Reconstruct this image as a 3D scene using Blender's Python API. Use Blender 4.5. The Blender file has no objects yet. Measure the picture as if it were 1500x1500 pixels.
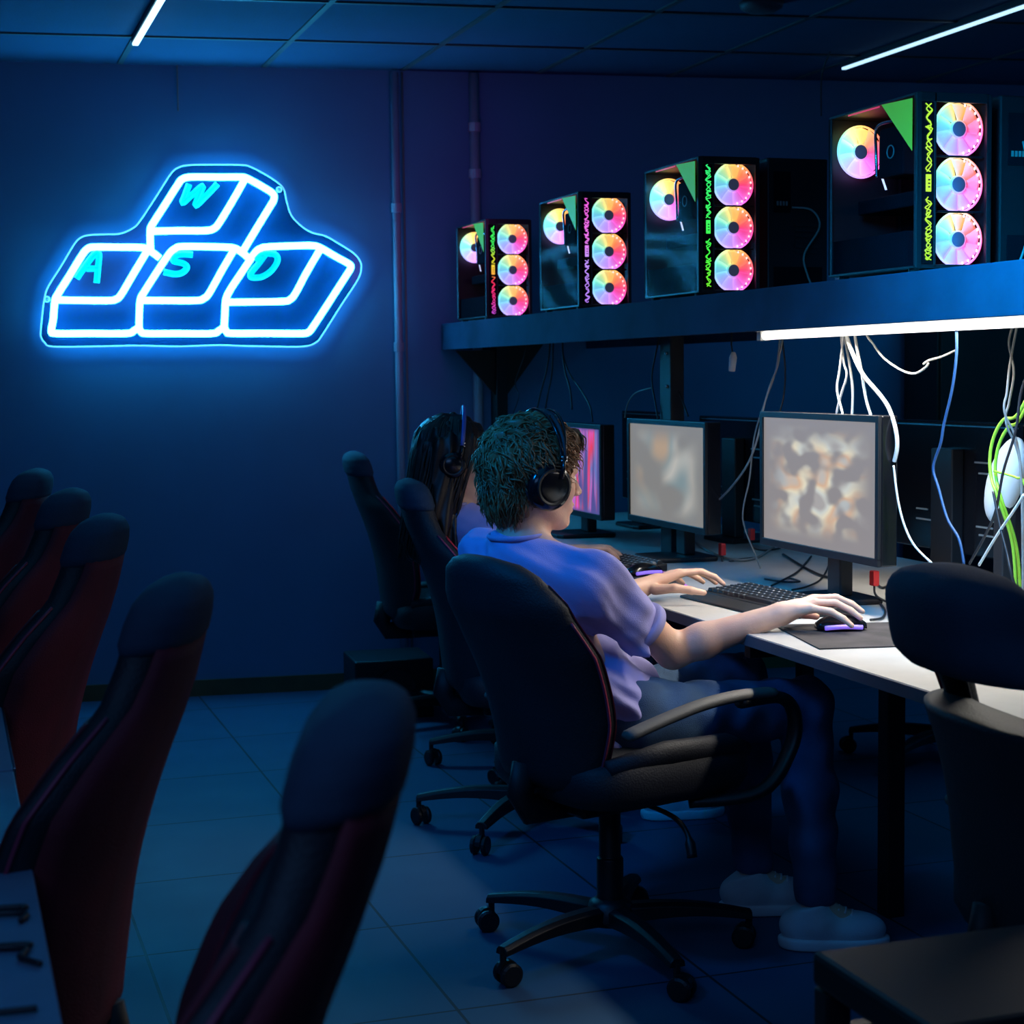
import bpy, math, random
import numpy as np
from mathutils import Vector, Matrix
C = bpy.context.scene.collection
sc = bpy.context.scene
R = math.radians

# ---------------- camera, world, exposure ----------------
cam_d = bpy.data.cameras.new('camera'); cam = bpy.data.objects.new('camera', cam_d); C.objects.link(cam)
cam_d.lens = 60.0; cam_d.sensor_width = 36.0; cam_d.clip_start = 0.05
RW = Matrix(((0.9481275636, 0.0373707841, -0.3156858368),
             (-0.3176524511, 0.0729844322, -0.9453941998),
             (-0.0122899710, 0.9966326791, 0.0810694731)))
# rows are the world axes in camera coordinates: columns are the camera axes in the world
m4 = RW.to_4x4(); m4.translation = Vector((0, 0, 1.38)); cam.matrix_world = m4
cam_d.dof.use_dof = True; cam_d.dof.focus_distance = 4.2; cam_d.dof.aperture_fstop = 7.0
sc.camera = cam
sc.view_settings.view_transform = 'Standard'; sc.view_settings.look = 'None'
sc.view_settings.exposure = 0.0; sc.view_settings.gamma = 1.0
try: sc.view_settings.use_curve_mapping = False
except Exception: pass
w = bpy.data.worlds.new('dim_room'); sc.world = w; w.use_nodes = True
w.node_tree.nodes['Background'].inputs[0].default_value = (0.0, 0.14, 0.35, 1)
w.node_tree.nodes['Background'].inputs[1].default_value = 0.012

def area(name, loc, rot, size, size_y, color, energy, spread=180):
    d = bpy.data.lights.new(name, 'AREA'); d.shape = 'RECTANGLE'; d.size = size; d.size_y = size_y
    d.color = color; d.energy = energy; d.spread = R(spread)
    o = bpy.data.objects.new(name, d); C.objects.link(o); o.location = loc; o.rotation_euler = rot
    return o
# added blue fills and purple wash, no fixtures; work light under the shelf
area('blue_overhead_fill', (0.9, 3.7, 2.60), (0, 0, 0), 1.4, 4.6, (0.0, 0.42, 1.0), 8)  # added fill for the blue ambience, no lamp hangs here
area('blue_side_fill', (-0.6, 0.4, 2.3), (R(55), 0, R(-18)), 1.6, 0.8, (0.16, 0.40, 1.0), 10)  # fill added beside the camera
area('blue_up_fill', (0.6, 5.4, 1.9), (R(180), 0, 0), 1.8, 1.2, (0.0, 0.30, 1.0), 1.0)  # fill added to lighten the ceiling
area('blue_far_side_fill', (4.3, 4.6, 2.5), (0, R(-18), 0), 1.0, 3.0, (0.0, 0.45, 1.0), 14)  # fill added for the floor and wall beyond the desk
area('purple_wash_fill', (1.9, 6.3, 1.95), (R(100), 0, R(5)), 0.4, 0.3, (0.6, 0.05, 0.6), 1.0)  # added for the purple tinge on the back wall
area('blue_shelf_fill', (1.45, 2.75, 1.95), (R(62), 0, R(-62)), 0.3, 0.2, (0.0, 0.42, 1.0), 12.0, 80)  # added to brighten the near part of the fascia
area('shelf_light', (2.20, 3.55, 1.460), (0, R(8), 0), 0.05, 1.5, (1.0, 0.93, 0.82), 14.0, 142)

_b = area('blue_back_fill', (-0.15, 3.1, 2.35), (0, 0, 0), 0.3, 0.3, (0.0, 0.27, 1.0), 2.4, 50)  # fill added to turn the boy's back blue, no real fixture
_b.rotation_euler = (Vector((1.35, 3.95, 1.0))-_b.location).to_track_quat('-Z', 'Y').to_euler()

# ---------------- materials ----------------
def sset(b, k, v):
    if k in b.inputs: b.inputs[k].default_value = v
def mat(name, col, rough=0.6, metal=0.0, em=None, es=0.0, bump=0.0, bscale=60, vary=0.0, vscale=8, spec=0.5, alpha=1.0, sss=0.0):
    m = bpy.data.materials.new(name); m.use_nodes = True
    nt = m.node_tree; b = nt.nodes['Principled BSDF']
    c4 = (*col, 1)
    b.inputs['Base Color'].default_value = c4; b.inputs['Roughness'].default_value = rough
    b.inputs['Metallic'].default_value = metal; sset(b, 'Specular IOR Level', spec)
    if sss: sset(b, 'Subsurface Weight', sss); sset(b, 'Subsurface Radius', (0.02, 0.008, 0.004)); sset(b, 'Subsurface Scale', 0.3)
    if em: b.inputs['Emission Color'].default_value = (*em, 1); b.inputs['Emission Strength'].default_value = es
    if alpha < 1: b.inputs['Alpha'].default_value = alpha
    tc = nt.nodes.new('ShaderNodeTexCoord')
    if vary or bump:
        n = nt.nodes.new('ShaderNodeTexNoise'); n.inputs['Scale'].default_value = vscale; n.inputs['Detail'].default_value = 4
        nt.links.new(tc.outputs['Object'], n.inputs['Vector'])
        if vary:
            r = nt.nodes.new('ShaderNodeValToRGB')
            r.color_ramp.elements[0].position = 0.3; r.color_ramp.elements[1].position = 0.7
            r.color_ramp.elements[0].color = tuple(max(0, c*(1-vary)) for c in col) + (1,)
            r.color_ramp.elements[1].color = tuple(min(1, c*(1+vary)) for c in col) + (1,)
            nt.links.new(n.outputs['Fac'], r.inputs['Fac']); nt.links.new(r.outputs['Color'], b.inputs['Base Color'])
    if bump:
        n2 = nt.nodes.new('ShaderNodeTexNoise'); n2.inputs['Scale'].default_value = bscale; n2.inputs['Detail'].default_value = 3
        nt.links.new(tc.outputs['Object'], n2.inputs['Vector'])
        bp = nt.nodes.new('ShaderNodeBump'); bp.inputs['Strength'].default_value = bump; bp.inputs['Distance'].default_value = 0.004
        nt.links.new(n2.outputs['Fac'], bp.inputs['Height']); nt.links.new(bp.outputs['Normal'], b.inputs['Normal'])
    return m

def hue_fan_mat(name, st):
    # colour wheel of the fan lighting, by angle round the fan axis (object coordinates)
    m = bpy.data.materials.new(name); m.use_nodes = True; nt = m.node_tree
    b = nt.nodes['Principled BSDF']; tc = nt.nodes.new('ShaderNodeTexCoord'); sx = nt.nodes.new('ShaderNodeSeparateXYZ')
    nt.links.new(tc.outputs['Object'], sx.inputs[0])
    at = nt.nodes.new('ShaderNodeMath'); at.operation = 'ARCTAN2'
    nt.links.new(sx.outputs['Z'], at.inputs[0]); nt.links.new(sx.outputs['X'], at.inputs[1])
    mr = nt.nodes.new('ShaderNodeMapRange'); mr.inputs[1].default_value = -math.pi; mr.inputs[2].default_value = math.pi
    nt.links.new(at.outputs[0], mr.inputs[0])
    r = nt.nodes.new('ShaderNodeValToRGB'); cr = r.color_ramp
    # 0 = left, .25 = bottom, .5 = right, .75 = top
    stops = [(0.0, (0.16, 0.62, 0.80)), (0.12, (0.38, 0.42, 0.95)), (0.25, (0.62, 0.30, 0.95)), (0.36, (0.88, 0.10, 0.58)),
             (0.5, (1.0, 0.045, 0.15)), (0.62, (1.0, 0.22, 0.06)), (0.76, (1.0, 0.62, 0.12)), (0.86, (0.50, 0.85, 0.35)), (0.94, (0.18, 0.80, 0.62)), (1.0, (0.16, 0.62, 0.80))]
    cr.elements[0].position = stops[0][0]; cr.elements[0].color = (*stops[0][1], 1)
    cr.elements[1].position = 1.0; cr.elements[1].color = (*stops[-1][1], 1)
    for p, c in stops[1:-1]:
        e = cr.elements.new(p); e.color = (*c, 1)
    nt.links.new(mr.outputs[0], r.inputs['Fac'])
    b.inputs['Base Color'].default_value = (0.5, 0.5, 0.5, 1); b.inputs['Roughness'].default_value = 0.4
    nt.links.new(r.outputs['Color'], b.inputs['Emission Color']); b.inputs['Emission Strength'].default_value = st
    return m

def ramp_z_mat(name, stops, st):
    m = bpy.data.materials.new(name); m.use_nodes = True; nt = m.node_tree
    b = nt.nodes['Principled BSDF']; tc = nt.nodes.new('ShaderNodeTexCoord'); sx = nt.nodes.new('ShaderNodeSeparateXYZ')
    nt.links.new(tc.outputs['Object'], sx.inputs[0])
    mr = nt.nodes.new('ShaderNodeMapRange'); mr.inputs[1].default_value = 0.0; mr.inputs[2].default_value = 0.4
    nt.links.new(sx.outputs['Z'], mr.inputs[0])
    r = nt.nodes.new('ShaderNodeValToRGB'); cr = r.color_ramp
    cr.elements[0].position = stops[0][0]; cr.elements[0].color = (*stops[0][1], 1)
    cr.elements[1].position = stops[-1][0]; cr.elements[1].color = (*stops[-1][1], 1)
    for p, c in stops[1:-1]:
        e = cr.elements.new(p); e.color = (*c, 1)
    nt.links.new(mr.outputs[0], r.inputs['Fac']); b.inputs['Base Color'].default_value = (0, 0, 0, 1)
    nt.links.new(r.outputs['Color'], b.inputs['Emission Color']); b.inputs['Emission Strength'].default_value = st
    return m

def screen_mat(name, base, cols, st, scale=(1, 1, 1), rot=0.6, nscale=7, seed=0.0, lo=0.42, hw=0.29, hh=0.16, fall=(0.5, 0.5)):
    # blurred picture on a lit display: soft blobs over a plain field
    m = bpy.data.materials.new(name); m.use_nodes = True; nt = m.node_tree; N = nt.nodes; L = nt.links
    b = N['Principled BSDF']; tc = N.new('ShaderNodeTexCoord')
    mp = N.new('ShaderNodeMapping'); mp.inputs['Rotation'].default_value = (rot, 0, 0); mp.inputs['Scale'].default_value = scale
    mp.inputs['Location'].default_value = (seed, seed*1.7, seed*0.6)
    L.new(tc.outputs['Object'], mp.inputs['Vector'])
    n = N.new('ShaderNodeTexNoise'); n.inputs['Scale'].default_value = nscale; n.inputs['Detail'].default_value = 1.0; n.inputs['Roughness'].default_value = 0.3
    L.new(mp.outputs[0], n.inputs['Vector'])
    n2 = N.new('ShaderNodeTexNoise'); n2.inputs['Scale'].default_value = nscale*0.8; n2.inputs['Detail'].default_value = 0.5
    mp2 = N.new('ShaderNodeMapping'); mp2.inputs['Location'].default_value = (3+seed, 5, 2); mp2.inputs['Scale'].default_value = scale; mp2.inputs['Rotation'].default_value = (rot, 0, 0)
    L.new(tc.outputs['Object'], mp2.inputs['Vector']); L.new(mp2.outputs[0], n2.inputs['Vector'])
    r = N.new('ShaderNodeValToRGB'); cr = r.color_ramp
    cr.elements[0].position = 0.3; cr.elements[0].color = (*cols[0], 1); cr.elements[1].position = 0.72; cr.elements[1].color = (*cols[-1], 1)
    for i, c in enumerate(cols[1:-1]):
        e = cr.elements.new(0.3 + 0.42*(i+1)/(len(cols)-1)); e.color = (*c, 1)
    L.new(n2.outputs['Fac'], r.inputs['Fac'])
    mr = N.new('ShaderNodeMapRange'); mr.interpolation_type = 'SMOOTHSTEP'; mr.inputs[1].default_value = lo; mr.inputs[2].default_value = lo+0.22
    L.new(n.outputs['Fac'], mr.inputs[0])
    # the picture keeps to the middle of the screen
    sx = N.new('ShaderNodeSeparateXYZ'); L.new(tc.outputs['Object'], sx.inputs[0])
    def edge(sock, h, f):
        a = N.new('ShaderNodeMath'); a.operation = 'ABSOLUTE'; L.new(sock, a.inputs[0])
        q = N.new('ShaderNodeMapRange'); q.interpolation_type = 'SMOOTHSTEP'; q.inputs[1].default_value = h*f; q.inputs[2].default_value = h
        q.inputs[3].default_value = 1; q.inputs[4].default_value = 0; L.new(a.outputs[0], q.inputs[0]); return q.outputs[0]
    m1 = N.new('ShaderNodeMath'); m1.operation = 'MULTIPLY'; L.new(edge(sx.outputs['Y'], hw, fall[0]), m1.inputs[0]); L.new(edge(sx.outputs['Z'], hh, fall[1]), m1.inputs[1])
    m2 = N.new('ShaderNodeMath'); m2.operation = 'MULTIPLY'; L.new(m1.outputs[0], m2.inputs[0]); L.new(mr.outputs[0], m2.inputs[1])
    mx = N.new('ShaderNodeMixRGB'); mx.inputs[1].default_value = (*base, 1); L.new(m2.outputs[0], mx.inputs[0]); L.new(r.outputs['Color'], mx.inputs[2])
    b.inputs['Base Color'].default_value = (0.02, 0.02, 0.02, 1); b.inputs['Roughness'].default_value = 0.35
    L.new(mx.outputs[0], b.inputs['Emission Color']); b.inputs['Emission Strength'].default_value = st
    return m

def glass_mat(name, tint, gl=0.08):
    m = bpy.data.materials.new(name); m.use_nodes = True; nt = m.node_tree; N = nt.nodes; L = nt.links
    out = N['Material Output']; N.remove(N['Principled BSDF'])
    t = N.new('ShaderNodeBsdfTransparent'); t.inputs[0].default_value = (*tint, 1)
    g = N.new('ShaderNodeBsdfGlossy'); g.inputs['Roughness'].default_value = 0.08
    mx = N.new('ShaderNodeMixShader'); mx.inputs[0].default_value = gl
    L.new(t.outputs[0], mx.inputs[1]); L.new(g.outputs[0], mx.inputs[2]); L.new(mx.outputs[0], out.inputs[0])
    return m

M = dict(
 black=mat('black_plastic', (0.008, 0.008, 0.010), 0.45, bump=0.1, bscale=300),
 blackg=mat('glossy_black_plastic', (0.006, 0.006, 0.008), 0.18),
 case=mat('black_case_steel', (0.006, 0.007, 0.010), 0.5, bump=0.05),
 inner=mat('case_interior', (0.005, 0.004, 0.007), 0.9, vary=0.3, spec=0.08),
 leather=mat('black_chair_leather', (0.010, 0.011, 0.016), 0.62, bump=0.35, bscale=220, vary=0.3, vscale=5),
 cap=mat('charcoal_headrest_fabric', (0.018, 0.038, 0.070), 0.85, bump=0.5, bscale=420, vary=0.25, vscale=6),
 maroon=mat('maroon_chair_fabric', (0.13, 0.005, 0.014), 0.75, bump=0.4, bscale=350, vary=0.3, vscale=7),
 redtrim=mat('red_chair_leather', (0.62, 0.014, 0.020), 0.55, bump=0.2, bscale=260, vary=0.15),
 pipe=mat('dark_red_piping', (0.30, 0.03, 0.07), 0.5, vary=0.2),
 armpad=mat('grey_armrest_rubber', (0.10, 0.095, 0.085), 0.6, bump=0.2, bscale=300, vary=0.15),
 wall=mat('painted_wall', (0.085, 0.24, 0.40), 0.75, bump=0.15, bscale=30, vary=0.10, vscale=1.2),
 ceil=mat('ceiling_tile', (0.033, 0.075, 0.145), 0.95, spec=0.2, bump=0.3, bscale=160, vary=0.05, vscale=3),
 bar=mat('ceiling_grid_bar', (0.05, 0.05, 0.06), 0.6, vary=0.1),
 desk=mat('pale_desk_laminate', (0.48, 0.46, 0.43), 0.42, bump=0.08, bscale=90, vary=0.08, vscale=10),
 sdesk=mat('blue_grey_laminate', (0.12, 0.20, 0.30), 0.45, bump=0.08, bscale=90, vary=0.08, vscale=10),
 edge=mat('desk_edge_band', (0.10, 0.11, 0.13), 0.4, vary=0.1),
 metal=mat('dark_powder_steel', (0.006, 0.006, 0.008), 0.6, bump=0.1, bscale=250),
 fascia=mat('shelf_fascia_laminate', (0.022, 0.045, 0.09), 0.85, bump=0.1, bscale=25, vary=0.3, vscale=3, spec=0.15),
 shelfw=mat('white_shelf_laminate', (0.65, 0.65, 0.63), 0.5, vary=0.05),
 brown=mat('dark_brown_wood', (0.030, 0.014, 0.009), 0.5, vary=0.5, vscale=3, bump=0.1),
 skin=mat('skin', (0.72, 0.43, 0.31), 0.50, bump=0.12, bscale=260, vary=0.06, vscale=25, sss=0.12),
 shirt=mat('lavender_jersey', (0.33, 0.31, 0.62), 0.85, bump=0.35, bscale=500, vary=0.05, vscale=12),
 rib=mat('lavender_ribbing', (0.36, 0.34, 0.66), 0.85, bump=0.6, bscale=700, vary=0.05),
 jeans=mat('blue_denim', (0.022, 0.065, 0.14), 0.85, bump=0.5, bscale=500, vary=0.35, vscale=9),
 sole=mat('white_rubber_sole', (0.65, 0.66, 0.68), 0.6, vary=0.05),
 shoe=mat('white_shoe_fabric', (0.55, 0.58, 0.62), 0.75, bump=0.3, bscale=300, vary=0.06),
 sock=mat('dark_sock_knit', (0.02, 0.02, 0.03), 0.9, bump=0.4, bscale=400),
 hair=mat('brown_hair', (0.24, 0.115, 0.05), 0.42, vary=0.45, vscale=22, spec=0.4),
 dhair=mat('dark_brown_hair', (0.020, 0.011, 0.008), 0.4, vary=0.4, vscale=20, spec=0.4),
 lip=mat('lips', (0.55, 0.22, 0.18), 0.45, vary=0.08),
 eyew=mat('eye_white', (0.7, 0.68, 0.65), 0.2, vary=0.03),
 iris=mat('eye_iris', (0.03, 0.05, 0.06), 0.15, vary=0.1),
 bluep=mat('blue_headband_plastic', (0.05, 0.12, 0.55), 0.35, vary=0.1),
 wcab=mat('white_cable_sheath', (0.62, 0.60, 0.56), 0.5, vary=0.06, vscale=30),
 bcab=mat('blue_cable_sheath', (0.025, 0.08, 0.20), 0.5, vary=0.1),
 gcab=mat('grey_cable_sheath', (0.22, 0.22, 0.21), 0.5, vary=0.1),
 kcab=mat('black_cable_sheath', (0.012, 0.012, 0.015), 0.5, vary=0.1),
 ncab=mat('green_cable_sheath', (0.30, 0.62, 0.04), 0.45, vary=0.1),
 pipem=mat('painted_conduit', (0.34, 0.36, 0.44), 0.5, vary=0.06),
 base_y=mat('ochre_baseboard', (0.10, 0.09, 0.035), 0.6, vary=0.2),
 red=mat('red_plug_plastic', (0.70, 0.03, 0.03), 0.45, vary=0.08),
 key=mat('black_keycap', (0.016, 0.016, 0.018), 0.35, bump=0.05),
 keyw=mat('white_key_print', (0.6, 0.6, 0.6), 0.5, vary=0.05),
 padm=mat('dark_mousepad_cloth', (0.035, 0.028, 0.028), 0.8, bump=0.3, bscale=500, vary=0.6, vscale=14),
 steel=mat('brushed_steel', (0.5, 0.5, 0.52), 0.25, 1.0, vary=0.05),
 neonw=mat('white_neon_tube', (0.8, 0.9, 1.0), 0.4, em=(0.030, 0.48, 1.0), es=38.0, vary=0.02),
 neonc=mat('cyan_neon_tube', (0.0, 0.8, 0.9), 0.4, em=(0.0, 0.82, 0.95), es=1.0, vary=0.02),
 rim=mat('lit_acrylic_rim', (0.3, 0.7, 0.9), 0.3, em=(0.16, 0.60, 1.0), es=0.9, vary=0.02),
 acry=glass_mat('clear_acrylic', (0.42, 0.52, 0.60), 0.02),
 glass=glass_mat('tempered_glass', (0.92, 0.90, 0.93), 0.004),
 led=mat('lit_led_diffuser', (0.9, 0.9, 0.9), 0.4, em=(1.0, 0.95, 0.88), es=2.2, vary=0.02),
 ledb=mat('lit_ceiling_strip', (0.7, 0.85, 1.0), 0.4, em=(0.42, 0.72, 1.0), es=1.6, vary=0.02),
 ledb2=mat('bright_ceiling_strip', (0.8, 0.9, 1.0), 0.4, em=(0.5, 0.9, 1.0), es=3.0, vary=0.02),
 fan=hue_fan_mat('fan_lighting', 1.15),
 fan2=hue_fan_mat('fan_lighting_bright', 1.9),
 dot=mat('white_led_dot', (1, 1, 1), 0.4, em=(1.0, 0.86, 0.80), es=1.3, vary=0.02),
 hubm=mat('fan_hub_plastic', (0.10, 0.13, 0.20), 0.5, em=(0.10, 0.12, 0.22), es=0.25, vary=0.1),
 green=mat('painted_green_reflection', (0.05, 0.3, 0.02), 0.5, em=(0.045, 0.26, 0.012), es=0.9, vary=0.05),  # emission paints a green reflection
 white=mat('small_white_led', (1, 1, 1), 0.5, em=(0.85, 0.85, 1.0), es=0.9, vary=0.02),
 glint=mat('painted_red_glint', (0.4, 0.02, 0.1), 0.4, em=(0.9, 0.05, 0.15), es=0.6, vary=0.1),  # emission paints the glint on the computers' top edge
 mpur=mat('mouse_glow_purple', (0.3, 0.2, 0.8), 0.4, em=(0.25, 0.14, 0.85), es=0.7, vary=0.1),
 pink=mat('pink_lit_mat_edge', (0.5, 0.1, 0.5), 0.4, em=(0.62, 0.12, 0.62), es=0.55, vary=0.1),
 screen3=screen_mat('game_picture_grey', (0.235, 0.215, 0.215), [(0.34, 0.32, 0.31), (0.52, 0.54, 0.50), (0.66, 0.60, 0.45), (0.58, 0.38, 0.24), (0.40, 0.42, 0.42)], 1.12, scale=(1, 0.8, 1.6), rot=0.6, nscale=13, lo=0.38),
 screen2=screen_mat('game_picture_teal', (0.26, 0.25, 0.235), [(0.22, 0.30, 0.32), (0.55, 0.53, 0.48), (0.30, 0.36, 0.36), (0.50, 0.36, 0.24)], 0.85, scale=(1, 0.8, 1.6), rot=0.6, nscale=5, seed=2.0, lo=0.36),
 screen1=screen_mat('game_picture_purple', (0.09, 0.08, 0.30), [(0.42, 0.10, 0.60), (0.75, 0.16, 0.62), (0.14, 0.20, 0.55), (0.85, 0.05, 0.10), (0.75, 0.12, 0.70)], 0.9, scale=(1, 4.5, 0.7), rot=0.0, nscale=5, seed=4.0, lo=0.36, fall=(0.9, 0.85)),
)

def floor_mat():
    m = bpy.data.materials.new('floor_tiles'); m.use_nodes = True; nt = m.node_tree; N = nt.nodes; L = nt.links
    b = N['Principled BSDF']; tc = N.new('ShaderNodeTexCoord')
    mp = N.new('ShaderNodeMapping'); mp.inputs['Rotation'].default_value = (0, 0, 0); mp.inputs['Location'].default_value = (0.18, 0.13, 0)
    L.new(tc.outputs['Object'], mp.inputs['Vector'])
    bk = N.new('ShaderNodeTexBrick'); bk.offset = 0.0; bk.inputs['Scale'].default_value = 1.0
    bk.inputs['Brick Width'].default_value = 0.6; bk.inputs['Row Height'].default_value = 0.6; bk.inputs['Mortar Size'].default_value = 0.004
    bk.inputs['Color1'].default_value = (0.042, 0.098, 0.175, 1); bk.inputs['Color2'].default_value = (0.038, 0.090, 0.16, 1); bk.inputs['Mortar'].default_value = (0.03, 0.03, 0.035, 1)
    L.new(mp.outputs[0], bk.inputs['Vector']); L.new(bk.outputs['Color'], b.inputs['Base Color'])
    n = N.new('ShaderNodeTexNoise'); n.inputs['Scale'].default_value = 3; L.new(tc.outputs['Object'], n.inputs['Vector'])
    mr = N.new('ShaderNodeMapRange'); mr.inputs[3].default_value = 0.50; mr.inputs[4].default_value = 0.70; sset(b, 'Specular IOR Level', 0.25); L.new(n.outputs['Fac'], mr.inputs[0]); L.new(mr.outputs[0], b.inputs['Roughness'])
    return m
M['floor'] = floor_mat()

# ---------------- mesh helpers ----------------
class MB:
    def __init__(s, T=None): s.v = []; s.f = []; s.mi = []; s.T = T; s.cur = 0
    def add(s, vs, fs):
        o = len(s.v)
        for p in vs:
            p = Vector(p)
            if s.T is not None: p = s.T @ p
            s.v.append((p.x, p.y, p.z))
        for f in fs: s.f.append([i+o for i in f]); s.mi.append(s.cur)
        return s
    def box(s, x0, x1, y0, y1, z0, z1):
        vs = [(x0,y0,z0),(x1,y0,z0),(x1,y1,z0),(x0,y1,z0),(x0,y0,z1),(x1,y0,z1),(x1,y1,z1),(x0,y1,z1)]
        return s.add(vs, [(0,3,2,1),(4,5,6,7),(0,1,5,4),(1,2,6,5),(2,3,7,6),(3,0,4,7)])
    def tube(s, pts, r, n=8, closed=False, cap=True, flat=None, up=(0,0,1)):
        pts = [Vector(p) for p in pts]; L = len(pts)
        rr = r if isinstance(r, (list, tuple)) else [r]*L
        vs = []; prev = None
        for i, p in enumerate(pts):
            if closed: t = pts[(i+1) % L]-pts[i-1]
            else: t = pts[min(i+1, L-1)]-pts[max(i-1, 0)]
            if t.length < 1e-9: t = Vector((0,0,1))
            t.normalize()
            if prev is None:
                a = Vector(up) if abs(t.dot(Vector(up))) < 0.95 else Vector((1,0,0))
                x = t.cross(a).normalized()
            else:
                x = (prev - t*prev.dot(t))
                x = x.normalized() if x.length > 1e-6 else t.orthogonal().normalized()
            prev = x; y = t.cross(x)
            fl = flat if flat else 1.0
            for k in range(n):
                a = 2*math.pi*k/n
                vs.append(p + x*math.cos(a)*rr[i] + y*math.sin(a)*rr[i]*fl)
        fs = []
        for i in range(L if closed else L-1):
            j = (i+1) % L
            for k in range(n): fs.append((i*n+k, i*n+(k+1) % n, j*n+(k+1) % n, j*n+k))
        if cap and not closed: fs.append(tuple(range(n-1, -1, -1))); fs.append(tuple((L-1)*n+k for k in range(n)))
        return s.add(vs, fs)
    def lathe(s, prof, c=(0,0,0), axis='z', n=24, arc=None):
        vs = []; fs = []
        for r_, h in prof:
            for k in range(n):
                a = 2*math.pi*k/n
                u, v_ = r_*math.cos(a), r_*math.sin(a)
                p = {'z': (u, v_, h), 'y': (u, h, v_), 'x': (h, u, v_)}[axis]
                vs.append((p[0]+c[0], p[1]+c[1], p[2]+c[2]))
        for i in range(len(prof)-1):
            for k in range(n): fs.append((i*n+k, i*n+(k+1) % n, (i+1)*n+(k+1) % n, (i+1)*n+k))
        if prof[0][0] > 1e-5: fs.append(tuple(range(n)))
        if prof[-1][0] > 1e-5: fs.append(tuple((len(prof)-1)*n+k for k in range(n-1, -1, -1)))
        return s.add(vs, fs)
    def loft(s, rings, cap=True):
        n = len(rings[0]); vs = [p for r_ in rings for p in r_]; fs = []
        for i in range(len(rings)-1):
            for k in range(n): fs.append((i*n+k, i*n+(k+1) % n, (i+1)*n+(k+1) % n, (i+1)*n+k))
        if cap: fs.append(tuple(range(n-1, -1, -1))); fs.append(tuple((len(rings)-1)*n+k for k in range(n)))
        return s.add(vs, fs)
    def prism(s, poly, d):
        # polygon of 3-D points pushed by vector d
        n = len(poly); d = Vector(d); vs = [Vector(p) for p in poly] + [Vector(p)+d for p in poly]
        fs = [tuple(range(n)), tuple(range(2*n-1, n-1, -1))] + [(i, i+n, (i+1) % n+n, (i+1) % n) for i in range(n)]
        return s.add(vs, fs)
    def sphere(s, c, r, nu=12, nv=8):
        if not isinstance(r, (list, tuple)): r = (r, r, r)
        vs = []; fs = []
        for i in range(nv+1):
            th = math.pi*i/nv
            for k in range(nu):
                a = 2*math.pi*k/nu
                vs.append((c[0]+r[0]*math.sin(th)*math.cos(a), c[1]+r[1]*math.sin(th)*math.sin(a), c[2]+r[2]*math.cos(th)))
        for i in range(nv):
            for k in range(nu): fs.append((i*nu+k, (i+1)*nu+k, (i+1)*nu+(k+1) % nu, i*nu+(k+1) % nu))
        return s.add(vs, fs)
    def build(s, name, mats, parent=None, smooth=False, bevel=0, bseg=2, subsurf=0, loc=None):
        me = bpy.data.meshes.new(name); me.from_pydata(s.v, [], s.f)
        if not isinstance(mats, (list, tuple)): mats = [mats]
        for m_ in mats: me.materials.append(m_)
        if max(s.mi or [0]) > 0: me.polygons.foreach_set('material_index', s.mi)
        me.validate(); me.update()
        import bmesh
        b = bmesh.new(); b.from_mesh(me); bmesh.ops.remove_doubles(b, verts=b.verts, dist=1e-6); bmesh.ops.recalc_face_normals(b, faces=b.faces); b.to_mesh(me); b.free()
        if smooth: me.polygons.foreach_set('use_smooth', [True]*len(me.polygons))
        o = bpy.data.objects.new(name, me); C.objects.link(o)
        if parent is not None: o.parent = parent
        if loc is not None: o.location = loc
        if bevel:
            md = o.modifiers.new('bevel', 'BEVEL'); md.width = bevel; md.segments = bseg; md.limit_method = 'ANGLE'; md.angle_limit = R(35)
        if subsurf:
            md = o.modifiers.new('subsurf', 'SUBSURF'); md.levels = subsurf; md.render_levels = subsurf
        return o

def spline(pts, n=8, closed=False):
    P = [Vector(p) for p in pts]; out = []; L = len(P)
    for i in range(L if closed else L-1):
        if closed: p0, p1, p2, p3 = P[i-1], P[i], P[(i+1) % L], P[(i+2) % L]
        else: p0, p1, p2, p3 = P[max(i-1, 0)], P[i], P[i+1], P[min(i+2, L-1)]
        for k in range(n):
            t = k/n
            out.append(0.5*((2*p1)+(p2-p0)*t+(2*p0-5*p1+4*p2-p3)*t*t+(3*p1-p0-3*p2+p3)*t*t*t))
    if not closed: out.append(P[-1].copy())
    return out

def tag(o, label, cat, group=None):
    o['label'] = label; o['category'] = cat
    if group: o['group'] = group
    return o
def thing(name, label, cat, loc=(0,0,0), rz=0, group=None):
    o = bpy.data.objects.new(name, None); C.objects.link(o); o.empty_display_size = 0.1
    o.location = loc; o.rotation_euler = (0, 0, rz); return tag(o, label, cat, group)
def struct(o): o['kind'] = 'structure'; return o
def copy_tree(o, parent=None):
    c = o.copy(); C.objects.link(c); c.parent = parent
    for ch in list(o.children): copy_tree(ch, c)
    return c

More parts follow.
